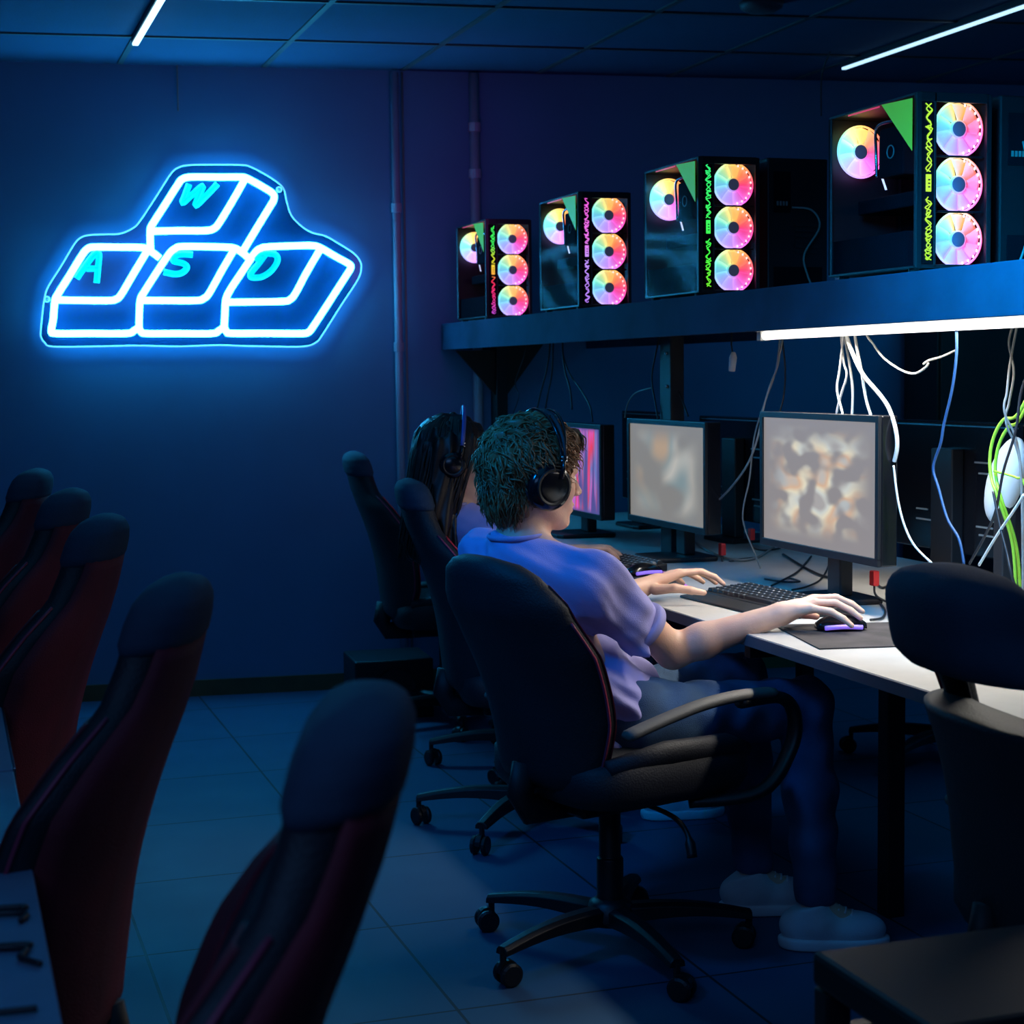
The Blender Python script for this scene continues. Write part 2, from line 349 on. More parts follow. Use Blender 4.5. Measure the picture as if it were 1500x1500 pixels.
# ---------------- the room ----------------
WU = Vector((0.99270, -0.12060, 0)).normalized(); WN = Vector((0.12060, 0.99270, 0)).normalized(); WA = Vector((1.3, 7.35, 0))
def wp(u, z, d=0.0):            # a point on the back wall, d metres in front of it
    p = WA + WU*u - WN*d; return Vector((p.x, p.y, z))
CEIL = 2.69
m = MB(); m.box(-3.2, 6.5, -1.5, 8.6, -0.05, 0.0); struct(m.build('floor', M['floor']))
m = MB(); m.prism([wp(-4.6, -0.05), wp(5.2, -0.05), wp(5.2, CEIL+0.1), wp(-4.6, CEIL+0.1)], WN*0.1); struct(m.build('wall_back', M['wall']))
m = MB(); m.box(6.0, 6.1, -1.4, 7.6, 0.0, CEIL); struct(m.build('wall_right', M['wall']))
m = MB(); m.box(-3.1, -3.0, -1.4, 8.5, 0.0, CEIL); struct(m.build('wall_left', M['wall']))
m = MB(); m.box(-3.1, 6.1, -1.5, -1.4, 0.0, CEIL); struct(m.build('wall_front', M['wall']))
# suspended ceiling: panels and the bars of its grid
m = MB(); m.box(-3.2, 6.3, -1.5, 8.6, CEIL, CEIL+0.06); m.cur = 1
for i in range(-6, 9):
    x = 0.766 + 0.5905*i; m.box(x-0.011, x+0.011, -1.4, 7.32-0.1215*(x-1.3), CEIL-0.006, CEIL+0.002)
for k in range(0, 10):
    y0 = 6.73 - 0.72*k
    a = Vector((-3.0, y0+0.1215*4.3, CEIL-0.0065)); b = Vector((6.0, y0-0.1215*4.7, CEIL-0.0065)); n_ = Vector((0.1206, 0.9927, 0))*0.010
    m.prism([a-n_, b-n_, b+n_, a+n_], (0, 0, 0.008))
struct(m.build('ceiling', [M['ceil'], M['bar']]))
m = MB(); m.prism([wp(-4.5, 0, 0.012), wp(4.6, 0, 0.012), wp(4.6, 0.07, 0.012), wp(-4.5, 0.07, 0.012)], WN*0.012); struct(m.build('baseboard_back', M['base_y']))
# painted conduits on the back wall
for nm, u_, r_, lab in (('wall_conduit', 0.617, 0.017, 'pale thin conduit pipe running floor to ceiling right of the neon sign'),
                       ('wall_conduit', 0.965, 0.022, 'thicker painted pipe rising behind the farthest lit computer')):
    p0 = wp(u_, 0.0, 0.03); p1 = wp(u_, CEIL, 0.03)
    t = thing(nm, lab, 'pipe', (p0.x, p0.y, 0))
    q = MB(); q.tube([(0,0,0.07),(0,0,CEIL-0.01)], r_, 14); q.build('pipe', M['pipem'], t, smooth=True)
    for z in ((1.50, 0.4, 2.1) if r_ < 0.02 else (2.25, 2.45)):
        q = MB(); q.lathe([(r_+0.006, z-0.02), (r_+0.006, z+0.02)], n=14); q.build('clip', M['pipem'], t, smooth=False, bevel=0.002)
    if r_ < 0.02:
        q = MB(); q.tube([(0.035,0,0.07),(0.035,0,CEIL-0.01)], 0.005, 8); q.build('wire', M['gcab'], t, smooth=True)
p0 = wp(-0.30, 2.5, 0.008)
q = MB(); q.tube([p0, p0+Vector((0,0,0.19))], 0.004, 6); tag(q.build('wall_wire', M['gcab']), 'short thin wire hanging down from the ceiling edge above the neon sign', 'wire')
# ceiling LED strips
def ceiling_strip(label, a, b, wd, mt):
    a = Vector(a); b = Vector(b); c = (a+b)/2; L = (b-a).length; ang = math.atan2((b-a).y, (b-a).x)
    t = thing('ceiling_light_strip', label, 'light', (c.x, c.y, CEIL-0.03), ang, None)
    q = MB(); q.box(-L/2, L/2, -wd*0.7, wd*0.7, 0.004, 0.022); q.build('housing', M['bar'], t, bevel=0.002)
    q = MB(); q.box(-L/2, L/2, -wd/2, wd/2, -0.006, 0.0035); q.build('diffuser', mt, t, bevel=0.002)
ceiling_strip('thick bright white ceiling light strip above the neon sign', (0.766, 6.80, 0), (0.766, 4.9, 0), 0.022, M['ledb2'])
ceiling_strip('thin pale blue ceiling light strip above the nearest lit computer', (3.715, 6.58, 0), (3.715, 3.9, 0), 0.020, M['ledb'])
q = MB(); q.lathe([(0.0, -0.035), (0.05, -0.034), (0.075, -0.02), (0.08, 0.0)], n=28)
o = q.build('smoke_detector', M['bar'], smooth=True, loc=(2.83, 5.60, CEIL-0.004)); tag(o, 'round dark smoke detector fixed to the ceiling tiles', 'smoke detector')
NEON = {'kw':[[(-0.431,1.914),(-0.431,1.971),(-0.428,2.008),(-0.411,2.037),(-0.371,2.097),(-0.312,2.187),(-0.291,2.212),(-0.254,2.221),(-0.14,2.222),(-0.048,2.223),(-0.019,2.217),(0.044,2.183),(0.087,2.154),(0.089,2.129),(0.071,2.098),(0.017,2.013),(-0.044,1.915)],[(-0.031,2.213),(-0.085,2.122),(-0.139,2.036),(-0.162,2.009),(-0.197,1.998),(-0.306,1.997),(-0.417,1.994)]],'ka':[[(-0.394,1.882),(-0.427,1.908),(-0.461,1.925),(-0.556,1.927),(-0.663,1.927),(-0.691,1.918),(-0.714,1.89),(-0.773,1.797),(-0.817,1.729),(-0.828,1.703),(-0.837,1.629),(-0.846,1.581),(-0.831,1.569),(-0.691,1.568),(-0.539,1.567),(-0.51,1.578),(-0.487,1.594)],[(-0.447,1.908),(-0.497,1.828),(-0.557,1.73),(-0.58,1.71),(-0.608,1.705),(-0.72,1.706),(-0.824,1.708)]],'ks':[[(-0.027,1.886),(-0.055,1.909),(-0.09,1.926),(-0.193,1.93),(-0.302,1.93),(-0.33,1.921),(-0.354,1.9),(-0.407,1.824),(-0.463,1.739),(-0.479,1.709),(-0.485,1.65),(-0.487,1.592),(-0.479,1.573),(-0.46,1.566),(-0.329,1.565),(-0.185,1.564),(-0.156,1.576),(-0.133,1.592)],[(-0.088,1.91),(-0.138,1.828),(-0.192,1.735),(-0.216,1.712),(-0.245,1.704),(-0.359,1.704),(-0.468,1.705)]],'kd':[[(-0.133,1.592),(-0.128,1.659),(-0.123,1.708),(-0.103,1.75),(-0.052,1.824),(0.002,1.901),(0.026,1.922),(0.061,1.93),(0.178,1.935),(0.248,1.936),(0.283,1.927),(0.347,1.89),(0.406,1.857),(0.411,1.839),(0.393,1.81),(0.314,1.692),(0.241,1.585),(0.222,1.566),(0.193,1.561),(0.041,1.563),(-0.105,1.564),(-0.124,1.572),(-0.133,1.592)],[(0.281,1.918),(0.222,1.822),(0.173,1.734),(0.149,1.707),(0.12,1.699),(-0.003,1.697),(-0.112,1.696)]],'lw':[[(-0.264,2.19),(-0.278,2.153),(-0.293,2.113),(-0.256,2.144),(-0.207,2.184),(-0.224,2.144),(-0.239,2.102),(-0.193,2.144),(-0.146,2.193)]],'la':[[(-0.737,1.797),(-0.699,1.85),(-0.662,1.896),(-0.643,1.897),(-0.649,1.839),(-0.656,1.779)],[(-0.696,1.838),(-0.647,1.838)]],'ls':[[(-0.257,1.896),(-0.303,1.898),(-0.331,1.889),(-0.336,1.87),(-0.296,1.859),(-0.282,1.843),(-0.301,1.822),(-0.333,1.815),(-0.379,1.824)]],'ld':[[(0.046,1.894),(0.019,1.859),(-0.014,1.819),(-0.012,1.802),(0.029,1.803),(0.07,1.828),(0.097,1.866),(0.095,1.892),(0.072,1.901),(0.031,1.897),(0.004,1.876)]],'plate':[[(-0.891,1.578),(-0.88,1.663),(-0.87,1.72),(-0.854,1.765),(-0.799,1.85),(-0.746,1.936),(-0.717,1.967),(-0.678,1.979),(-0.617,1.982),(-0.555,1.985),(-0.503,2.007),(-0.472,2.037),(-0.404,2.137),(-0.339,2.235),(-0.304,2.263),(-0.258,2.273),(-0.15,2.276),(-0.041,2.276),(-0.006,2.269),(0.057,2.237),(0.114,2.199),(0.136,2.17),(0.145,2.124),(0.163,2.066),(0.203,2.022),(0.249,1.993),(0.308,1.978),(0.366,1.945),(0.427,1.906),(0.455,1.871),(0.459,1.839),(0.444,1.792),(0.367,1.678),(0.287,1.557),(0.257,1.522),(0.203,1.505),(0.074,1.506),(-0.065,1.51),(-0.158,1.514),(-0.33,1.51),(-0.501,1.515),(-0.67,1.513),(-0.843,1.514),(-0.876,1.531),(-0.89,1.554)]],'holes':[[(0.114,2.174),(-0.861,1.712)]]}
CABLES = [
  ('white_a','w',0.0045,[(2.26,3.997,1.478),(2.26,4.018,1.381),(2.26,4.032,1.327),(2.26,4.007,1.273),(2.26,3.996,1.252)]),
  ('white_b','w',0.0045,[(2.28,4.047,1.479),(2.28,4.032,1.399),(2.28,4.017,1.363),(2.28,4.053,1.3),(2.28,4.075,1.25)]),
  ('white_c','w',0.005,[(2.3,4.064,1.479),(2.3,4.039,1.399),(2.3,4.02,1.327),(2.3,4.023,1.251)]),
  ('white_d','w',0.0075,[(2.24,3.948,1.476),(2.24,3.912,1.416),(2.24,3.86,1.363),(2.24,3.776,1.312),(2.24,3.734,1.278),(2.24,3.704,1.228),(2.24,3.697,1.186),(2.24,3.71,1.15)]),
  ('white_e','w',0.0055,[(2.25,3.923,1.476),(2.25,3.888,1.372),(2.25,3.86,1.293),(2.25,3.826,1.245)]),
  ('white_f','w',0.004,[(2.27,3.903,1.479),(2.27,3.862,1.441),(2.27,3.811,1.406),(2.27,3.73,1.376),(2.27,3.667,1.367),(2.27,3.618,1.382),(2.27,3.606,1.392)]),
  ('white_g','w',0.004,[(2.27,3.628,1.39),(2.27,3.606,1.398),(2.27,3.547,1.407),(2.27,3.49,1.421)]),
  ('blue_a','b',0.0045,[(2.2,3.38,1.489),(2.2,3.379,1.409),(2.2,3.395,1.331),(2.2,3.427,1.252),(2.2,3.441,1.205),(2.2,3.471,1.148),(2.2,3.448,1.101),(2.2,3.41,1.032),(2.2,3.362,0.989),(2.2,3.341,0.934)]),
  ('white_h','w',0.004,[(2.22,3.68,1.142),(2.22,3.66,1.062),(2.22,3.628,0.998),(2.22,3.581,0.952),(2.22,3.506,0.918)]),
  ('grey_a','g',0.0045,[(2.3,4.411,1.492),(2.3,4.436,1.423),(2.3,4.453,1.384),(2.3,4.496,1.334),(2.3,4.54,1.264),(2.3,4.575,1.182),(2.3,4.643,1.098),(2.3,4.761,1.019),(2.3,4.884,0.958)]),
  ('grey_b','g',0.0035,[(2.33,4.49,1.491),(2.33,4.52,1.374),(2.33,4.59,1.283),(2.33,4.658,1.179),(2.33,4.69,1.053),(2.33,4.737,0.925)]),
  ('black_a','k',0.004,[(2.35,4.516,1.483),(2.35,4.498,1.383),(2.35,4.507,1.304),(2.35,4.541,1.243)]),
  ('dk1','k',0.0055,[(2.3,6.393,1.472),(2.3,6.436,1.383),(2.3,6.504,1.301),(2.3,6.574,1.203)]),
  ('dk2','k',0.0055,[(2.32,6.409,1.472),(2.32,6.428,1.369),(2.32,6.479,1.287),(2.32,6.523,1.198)]),
  ('dk3','k',0.0055,[(2.31,6.271,1.475),(2.31,6.243,1.382),(2.31,6.192,1.316),(2.31,6.172,1.237)]),
  ('dk4','k',0.0045,[(2.33,6.326,1.47),(2.33,6.259,1.382),(2.33,6.134,1.316),(2.33,6.034,1.252),(2.33,6.006,1.193)]),
  ('dk5','k',0.0045,[(2.3,5.308,1.49),(2.3,5.368,1.366),(2.3,5.34,1.274),(2.3,5.312,1.205)]),
  ('dk6','k',0.0045,[(2.34,5.257,1.488),(2.34,5.287,1.366),(2.34,5.221,1.298),(2.34,5.161,1.231)]),
  ('dk7','g',0.0035,[(2.34,5.712,1.215),(2.34,5.679,1.269),(2.34,5.603,1.306),(2.34,5.462,1.324)]),
  ('thin_a','k',0.003,[(2.36,6.999,1.341),(2.36,6.956,1.282),(2.36,7.032,1.208)]),
  ('green_a','n',0.0055,[(2.35,3.349,1.279),(2.35,3.412,1.258),(2.35,3.45,1.217),(2.35,3.465,1.168),(2.35,3.459,1.12),(2.35,3.431,1.073)]),
  ('green_b','n',0.0055,[(2.37,3.372,1.266),(2.37,3.42,1.241),(2.37,3.457,1.2),(2.37,3.472,1.151),(2.37,3.466,1.11),(2.37,3.443,1.063)]),
  ('green_c','n',0.004,[(2.36,3.463,1.135),(2.36,3.411,1.13),(2.36,3.371,1.124),(2.36,3.344,1.113)]),
  ('rt_a','g',0.004,[(2.3,3.287,1.495),(2.3,3.316,1.392),(2.3,3.328,1.322),(2.3,3.335,1.276)]),
  ('rt_b','g',0.004,[(2.32,3.326,1.496),(2.32,3.351,1.438),(2.32,3.331,1.369),(2.32,3.348,1.299),(2.32,3.358,1.251)]),
  ('rt_c','w',0.0045,[(2.3,3.259,1.094),(2.3,3.297,1.055),(2.3,3.362,0.992),(2.3,3.431,0.917)]),
  ('rt_d','k',0.0045,[(2.32,3.292,1.345),(2.32,3.321,1.237),(2.32,3.367,1.141),(2.32,3.397,1.044),(2.32,3.445,0.976),(2.32,3.501,0.912)]),
  ('rt_e','k',0.0045,[(2.3,3.377,1.094),(2.3,3.349,1.017),(2.3,3.321,0.957),(2.3,3.296,0.897)]),
  ('ceil_cable','k',0.005,[(3.55,6.361,2.914),(3.55,6.355,2.808),(3.55,6.366,2.727),(3.55,6.446,2.644),(3.55,6.474,2.579),(3.55,6.474,2.438)]),
]
DESK_CABLES = [
  ('d1','k',0.004,[(2.71,5.003,0.765),(2.481,4.659,0.765),(2.347,4.491,0.765),(2.237,4.364,0.765)]),
  ('d2','k',0.005,[(2.652,5.09,0.766),(2.53,4.707,0.766),(2.476,4.479,0.766),(2.498,4.378,0.766)]),
  ('d3','k',0.0035,[(2.742,4.925,0.764),(2.473,4.494,0.764),(2.335,4.324,0.764),(2.248,4.262,0.764)]),
  ('d4','g',0.005,[(2.577,5.639,0.766),(2.47,5.272,0.766),(2.432,5.009,0.766),(2.538,5.05,0.766),(2.777,5.381,0.766)]),
  ('d5','k',0.0035,[(2.294,4.52,0.764),(2.318,4.436,0.764),(2.357,4.419,0.765),(2.373,4.521,0.764)]),
  ('d6','k',0.004,[(2.598,4.433,0.765),(2.501,4.211,0.765),(2.534,4.23,0.765),(2.622,4.331,0.765)]),
  ('d7','k',0.004,[(2.318,3.903,0.765),(2.263,3.787,0.765),(2.193,3.685,0.765),(2.149,3.666,0.765)]),
  ('L1','k',0.0045,[(0.037,2.041,0.765),(0.067,2.027,0.765),(0.103,2.0,0.765)]),
  ('L2','k',0.0045,[(0.037,2.02,0.765),(0.066,1.983,0.765),(0.102,1.959,0.765)]),
  ('L3','k',0.0045,[(0.033,1.901,0.765),(0.068,1.887,0.765),(0.1,1.871,0.765)]),
  ('L4','k',0.0045,[(0.033,1.896,0.765),(0.06,1.853,0.765),(0.079,1.826,0.765),(0.098,1.817,0.765)]),
  ('L5','k',0.0045,[(0.027,1.697,0.765),(0.066,1.696,0.765),(0.101,1.711,0.765)]),
]
# ---------------- neon sign ----------------
sg0 = wp(-0.20, 1.85, 0.03)
sign = thing('neon_sign', 'white and cyan neon sign of four keyboard keys lettered W A S D', 'neon sign', tuple(sg0))
def nloc(p, d): q = wp(p[0], p[1], d); return q - sg0
pl = spline([nloc(p, 0.030) for p in NEON['plate'][0]], 5, closed=True)
q = MB(); q.prism(pl, WN*0.005); q.build('acrylic_backing', M['acry'], sign)
q = MB(); q.tube([p - WN*0.001 for p in pl], 0.0034, 6, closed=True); q.build('backing_rim', M['rim'], sign, smooth=True)
for h in NEON['holes'][0]:
    q = MB(); c = nloc(h, 0.0); ring = [c + WU*0.0105*math.cos(a) + Vector((0,0,0.0105*math.sin(a))) - WN*0.033 for a in [2*math.pi*k/20 for k in range(20)]]
    q.tube(ring, 0.003, 6, closed=True); st_ = q.build('mounting_screw', M['rim'], sign, smooth=True)
    q = MB(); q.tube([c, c-WN*0.032], 0.006, 10); q.build('standoff', M['steel'], st_, smooth=True)
for k in ('kw', 'ka', 'ks', 'kd'):
    q = MB()
    for path in NEON[k]: q.tube(spline([nloc(p, 0.044) for p in path], 5), 0.0145, 10)
    q.build('key_outline_tube', M['neonw'], sign, smooth=True)
for k in ('lw', 'la', 'ls', 'ld'):
    q = MB()
    for path in NEON[k]: q.tube(spline([nloc(p, 0.044) for p in path], 5), 0.0128, 10)
    q.build('letter_tube', M['neonc'], sign, smooth=True)

# ---------------- desk ----------------
DX0, DX1, DY0, DY1, DZ = 1.787, 2.98, 1.35, 7.0, 0.76
desk = thing('gaming_desk', 'long pale double-sided desk with blue-lit edge carrying the right row of monitors', 'desk', (DX0, DY0, 0))
q = MB(); q.box(0, DX1-DX0, 0, DY1-DY0, DZ-0.028, DZ); q.build('desktop', M['desk'], desk, bevel=0.002)
q = MB(); q.box(-0.003, 0.0, 0, DY1-DY0, DZ-0.028, DZ-0.002); q.build('edge_band', M['edge'], desk)
for x in (0.45, DX1-DX0-0.08):
    for y in (0.5, 2.36, 4.05, 5.45):
        q = MB(); q.box(x-0.025, x+0.025, y-0.025, y+0.025, 0.0, DZ-0.03); q.build('leg', M['metal'], desk, bevel=0.003)
for x in (0.45, DX1-DX0-0.08):
    q = MB(); q.box(x-0.015, x+0.015, 0.3, 5.5, DZ-0.07, DZ-0.03); q.build('rail', M['metal'], desk)
for y in (0.5, 2.36, 4.05, 5.45):
    q = MB(); q.box(0.05, DX1-DX0-0.05, y-0.015, y+0.015, DZ-0.075, DZ-0.03); q.build('crossbar', M['metal'], desk)
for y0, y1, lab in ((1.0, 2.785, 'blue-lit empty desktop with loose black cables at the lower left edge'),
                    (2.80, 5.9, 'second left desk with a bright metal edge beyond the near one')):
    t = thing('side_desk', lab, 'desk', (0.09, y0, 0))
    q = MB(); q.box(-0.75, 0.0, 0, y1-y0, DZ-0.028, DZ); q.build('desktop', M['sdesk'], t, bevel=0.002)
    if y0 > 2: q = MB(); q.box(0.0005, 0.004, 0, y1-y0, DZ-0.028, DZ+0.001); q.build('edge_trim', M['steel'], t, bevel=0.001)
    for x in (-0.70, -0.14):
        for y in (0.1, y1-y0-0.1):
            q = MB(); q.box(x-0.02, x+0.02, y-0.02, y+0.02, 0, DZ-0.028); q.build('leg', M['metal'], t)

# ---------------- shelf ----------------
SZ = 1.595
shelf = thing('computer_shelf', 'long blue-grey shelf over the desk carrying the lit gaming computers', 'shelf', (2.11, 3.0, 0))
q = MB(); q.box(0.0, 0.66, -1.4, 4.20, SZ-0.022, SZ); q.build('shelf_board', M['shelfw'], shelf, bevel=0.001)
q = MB(); q.box(-0.016, -0.0005, -1.4, 4.20, SZ-0.110, SZ+0.003); q.build('front_fascia', M['fascia'], shelf, bevel=0.0015)
q = MB(); q.box(-0.016, 0.66, 4.2005, 4.216, SZ-0.110, SZ+0.003); q.build('end_board', M['fascia'], shelf, bevel=0.0015)
q = MB(); q.box(0.645, 0.66, -1.4, 4.20, SZ-0.110, SZ-0.0225); q.build('rear_fascia', M['fascia'], shelf, bevel=0.0015)
for y in (0.02, 2.28, 4.15):
    q = MB(); q.box(0.20, 0.25, y-0.045, y+0.045, DZ+0.001, SZ-0.0225)
    p_ = q.build('post', M['metal'], shelf, bevel=0.003)
    q = MB()
    for z in (1.33, 1.44): q.sphere((0.197, y-0.02, z), 0.006, 8, 6)
    q.build('bolt', M['steel'], p_, smooth=True)
q = MB(); q.prism([(0.02, 4.12, SZ-0.115), (0.198, 4.12, SZ-0.115), (0.198, 4.12, SZ-0.31)], (0, 0.01, 0)); q.build('gusset_plate', M['brown'], shelf)
q = MB(); q.prism([(0.252, 4.12, SZ-0.03), (0.47, 4.12, SZ-0.03), (0.252, 4.12, SZ-0.31)], (0, 0.01, 0)); q.build('gusset_plate', M['brown'], shelf)
lt = thing('shelf_tube_light', 'bright warm white tube light fixed under the near end of the shelf', 'light', (2.20, 3.55, SZ-0.115))
q = MB(); q.box(-0.025, 0.025, -0.78, 0.80, 0.008, 0.06); q.build('housing', M['shelfw'], lt, bevel=0.003)
q = MB(); q.tube([(0, -0.76, -0.004), (0, 0.78, -0.004)], 0.012, 14); q.build('tube', M['led'], lt, smooth=True)
for y in (-0.77, 0.79):
    q = MB(); q.box(-0.016, 0.016, y-0.012, y+0.012, -0.018, 0.008); q.build('end_cap', M['shelfw'], lt, bevel=0.002)

# ---------------- lit computers ----------------
def glyph_strip(q, seed, z0, z1, x0, x1, y):
    # abstract doodle line winding up the strip
    rnd = random.Random(seed); xm = (x0+x1)/2
    for lane in range(2):
        z = z0; pts = []; side = lane
        while z < z1:
            pts.append(((x0 if side else x1)+rnd.uniform(-0.002, 0.003)*(1 if side else -1), y, z)); side = not side
            z += rnd.choice((0.004, 0.007, 0.011, 0.016))
            if rnd.random() < 0.3: pts.append((xm+rnd.uniform(-.003, .003), y, z-0.008))
        q.tube(spline(pts, 4), 0.0014, 5)
def make_fan(name, parent, loc, dots=True, bright=False, s=1.0):
    # fan lying in the x-z plane, facing -y
    fm = M['fan2'] if bright else M['fan']
    q = MB()
    nb = 9
    for k in range(nb):
        a0 = 2*math.pi*k/nb; rings = []
        for i in range(7):
            r_ = (0.017 + 0.0355*i/6)*s; da = 0.10*i/6
            wv = 2*math.pi/nb*0.57
            A = a0+da-wv; B = a0+da+wv
            rings.append([(r_*math.cos(A), 0.004, r_*math.sin(A)), (r_*math.cos((A+B)/2), 0.000, r_*math.sin((A+B)/2)), (r_*math.cos(B), -0.004, r_*math.sin(B)),
                          (r_*math.cos(B), -0.0025, r_*math.sin(B)), (r_*math.cos((A+B)/2), 0.0015, r_*math.sin((A+B)/2)), (r_*math.cos(A), 0.0055, r_*math.sin(A))])
        q.loft(rings)
    o = q.build(name, fm, parent, smooth=True, loc=loc)
    q = MB(); ring = [(0.0545*s*math.cos(a), -0.004, 0.0545*s*math.sin(a)) for a in [2*math.pi*k/40 for k in range(40)]]
    q.tube(ring, 0.0026, 6, closed=True); q.build('light_ring', M['fan2'], o, smooth=True)
    q = MB(); q.lathe([(0.0, -0.008), (0.014*s, -0.008), (0.0165*s, -0.005), (0.0165*s, 0.008)], axis='y', n=20); h = q.build('hub', M['hubm'], o, smooth=True)
    q = MB(); q.lathe([(0.0168*s, -0.0065), (0.0185*s, -0.0065), (0.0185*s, 0.002), (0.0168*s, 0.002)], axis='y', n=20); q.build('hub_ring', fm, o, smooth=True)
    if dots:
        q = MB()
        for k in range(10):
            a = R(-78 + 17*k); c = (0.0485*s*math.cos(a), -0.0065, 0.0485*s*math.sin(a))
            q.sphere(c, (0.0030, 0.0015, 0.0036), 8, 6)
        q.build('led_dots', M['dot'], o, smooth=True)
    return o
def make_pc(loc, label, stops, seed, gst):
    W_, D_, H_ = 0.197, 0.40, 0.405
    t = thing('gaming_computer', label, 'computer', loc, 0, 'lit computers on the shelf')
    q = MB()
    q.box(0.0, W_, 0.004, D_, 0.012, 0.018); q.box(0.0, W_, 0.004, D_, H_-0.006, H_)          # floor and roof
    q.box(W_-0.004, W_, 0.004, D_, 0.018, H_-0.006); q.box(0.0, W_, D_-0.004, D_, 0.018, H_-0.006)
    q.box(0.0, 0.012, 0.0, 0.012, 0.012, H_); q.box(0.0, 0.006, D_-0.012, D_, 0.018, H_-0.006)
    q.box(0.046, 0.052, 0.0, 0.010, 0.012, H_); q.box(W_-0.012, W_, 0.0, 0.012, 0.012, H_)
    q.box(0.012, W_-0.012, 0.0, 0.010, H_-0.020, H_); q.box(0.012, W_-0.012, 0.0, 0.010, 0.012, 0.020)
    for zz in (0.1405, 0.2655): q.box(0.060, W_-0.012, 0.0135, 0.018, zz-0.0025, zz+0.0025)
    q.build('case_frame', M['case'], t, bevel=0.0015)
    q = MB()
    for x in (0.02, W_-0.02):
        for y in (0.04, D_-0.04): q.lathe([(0.012, 0.0), (0.014, 0.012)], c=(x, y, 0), n=12)
    q.build('foot', M['black'], t)
    q = MB(); q.box(0.013, 0.0455, 0.001, 0.009, 0.021, H_-0.021); q.build('front_trim', M['blackg'], t)
    q = MB(); q.box(0.053, W_-0.013, 0.002, 0.005, 0.021, H_-0.021); q.build('front_glass', M['glass'], t)
    q = MB(); q.box(-0.0035, -0.0005, 0.004, D_-0.004, 0.016, H_-0.003); q.build('side_glass', M['glass'], t)
    mt = ramp_z_mat('strip_lighting_'+str(seed), stops, gst)
    q = MB(); glyph_strip(q, seed, 0.03, 0.176, 0.024, 0.038, -0.001); glyph_strip(q, seed+50, 0.228, H_-0.022, 0.024, 0.038, -0.001); q.build('glyph_light_strip', mt, t)
    q = MB(); q.box(0.024, 0.038, -0.0015, 0.0008, 0.183, 0.222)
    bl = q.build('badge_light', mt, t, bevel=0.001)
    q = MB()
    for z in (0.192, 0.200, 0.208): q.box(0.029, 0.034, -0.0025, -0.0017, z, z+0.003)
    q.build('badge_mark', M['case'], bl)
    for z in (0.078, 0.203, 0.328): make_fan('intake_fan', t, (0.1205, 0.022, z), s=1.14)
    make_fan('exhaust_fan', t, (0.068, D_-0.03, 0.318), dots=False, bright=True, s=1.15)
    q = MB(); q.box(W_-0.012, W_-0.005, 0.06, D_-0.03, 0.07, H_-0.03); q.build('mainboard', M['inner'], t)
    cl = MB(); cl.box(0.030, 0.150, 0.110, 0.215, 0.235, 0.350); cl.box(0.040, 0.143, 0.216, 0.235, 0.245, 0.340)
    o = cl.build('cpu_cooler', M['inner'], t, bevel=0.006)
    q = MB(); q.tube([(0.0285, 0.160+0.015*math.cos(a), 0.292+0.015*math.sin(a)) for a in [2*math.pi*k/16 for k in range(16)]], 0.0016, 6, closed=True); q.build('fan_emblem', M['gcab'], o, smooth=True)
    q = MB(); q.tube(spline([(0.05, 0.13, 0.352), (0.035, 0.17, 0.364), (0.03, 0.225, 0.355), (0.04, 0.245, 0.30), (0.04, 0.24, 0.24)], 6), 0.004, 8); q.build('heat_pipe', M['steel'], o, smooth=True)
    q = MB(); q.box(0.045, 0.165, 0.08, 0.34, 0.160, 0.195); o = q.build('graphics_card', M['inner'], t, bevel=0.004)
    q = MB(); q.prism([(0.043, 0.215, 0.236), (0.043, 0.220, 0.236), (0.043, 0.203, 0.208), (0.043, 0.198, 0.208)], (-0.003, 0, 0)); q.build('power_plug_light', M['white'], o)
    q = MB(); q.box(0.010, W_-0.006, 0.055, D_-0.005, 0.019, 0.100); q.build('power_supply_cover', M['inner'], t, bevel=0.002)
    q = MB(); q.prism([(-0.0042, 0.012, 0.392), (-0.0042, 0.145, 0.397), (-0.0042, 0.012, 0.275)], (-0.0012, 0, 0)); q.build('green_corner_reflection', M['green'], t)  # green reflection on the side glass painted as a glowing triangle
    q = MB(); q.box(-0.0046, -0.0037, 0.155, 0.30, 0.3925, 0.3955); q.build('painted_edge_glint', M['glint'], t)  # red glint on the glass edge painted as an emissive strip
    q = MB(); q.sphere((0.02, 0.10, H_+0.002), (0.006, 0.006, 0.003)); q.sphere((0.02, 0.24, H_+0.002), (0.006, 0.006, 0.003)); q.build('thumb_screw', M['steel'], t, smooth=True)
    return t
G = (0.05, 0.95, 0.12)
make_pc((2.112, 6.62, SZ+0.0005), 'farthest and smallest lit computer, its strip running green over orange to red and violet', [(0, (0.45, 0.10, 0.9)), (0.22, (0.9, 0.03, 0.25)), (0.40, (0.95, 0.03, 0.08)), (0.47, (1.0, 0.45, 0.05)), (0.62, (0.7, 0.8, 0.03)), (0.75, G), (1, G)], 1, 1.1)
make_pc((2.112, 5.565, SZ+0.0005), 'second lit computer from the wall, its strip glowing magenta and violet', [(0, (0.5, 0.22, 1.0)), (0.45, (0.55, 0.30, 1.0)), (0.6, (0.9, 0.2, 0.9)), (1, (0.95, 0.10, 0.75))], 2, 1.0)
make_pc((2.112, 4.580, SZ+0.0005), 'third lit computer from the wall, its strip glowing plain green', [(0, (0.22, 0.9, 0.02)), (0.3, (0.06, 0.95, 0.06)), (1, (0.03, 0.95, 0.22))], 3, 1.0)
make_pc((2.112, 3.410, SZ+0.0005), 'nearest and largest lit computer, its strip glowing yellow green', [(0, (0.40, 0.9, 0.03)), (0.5, (0.55, 0.92, 0.05)), (1, (0.45, 0.95, 0.04))], 4, 1.05)
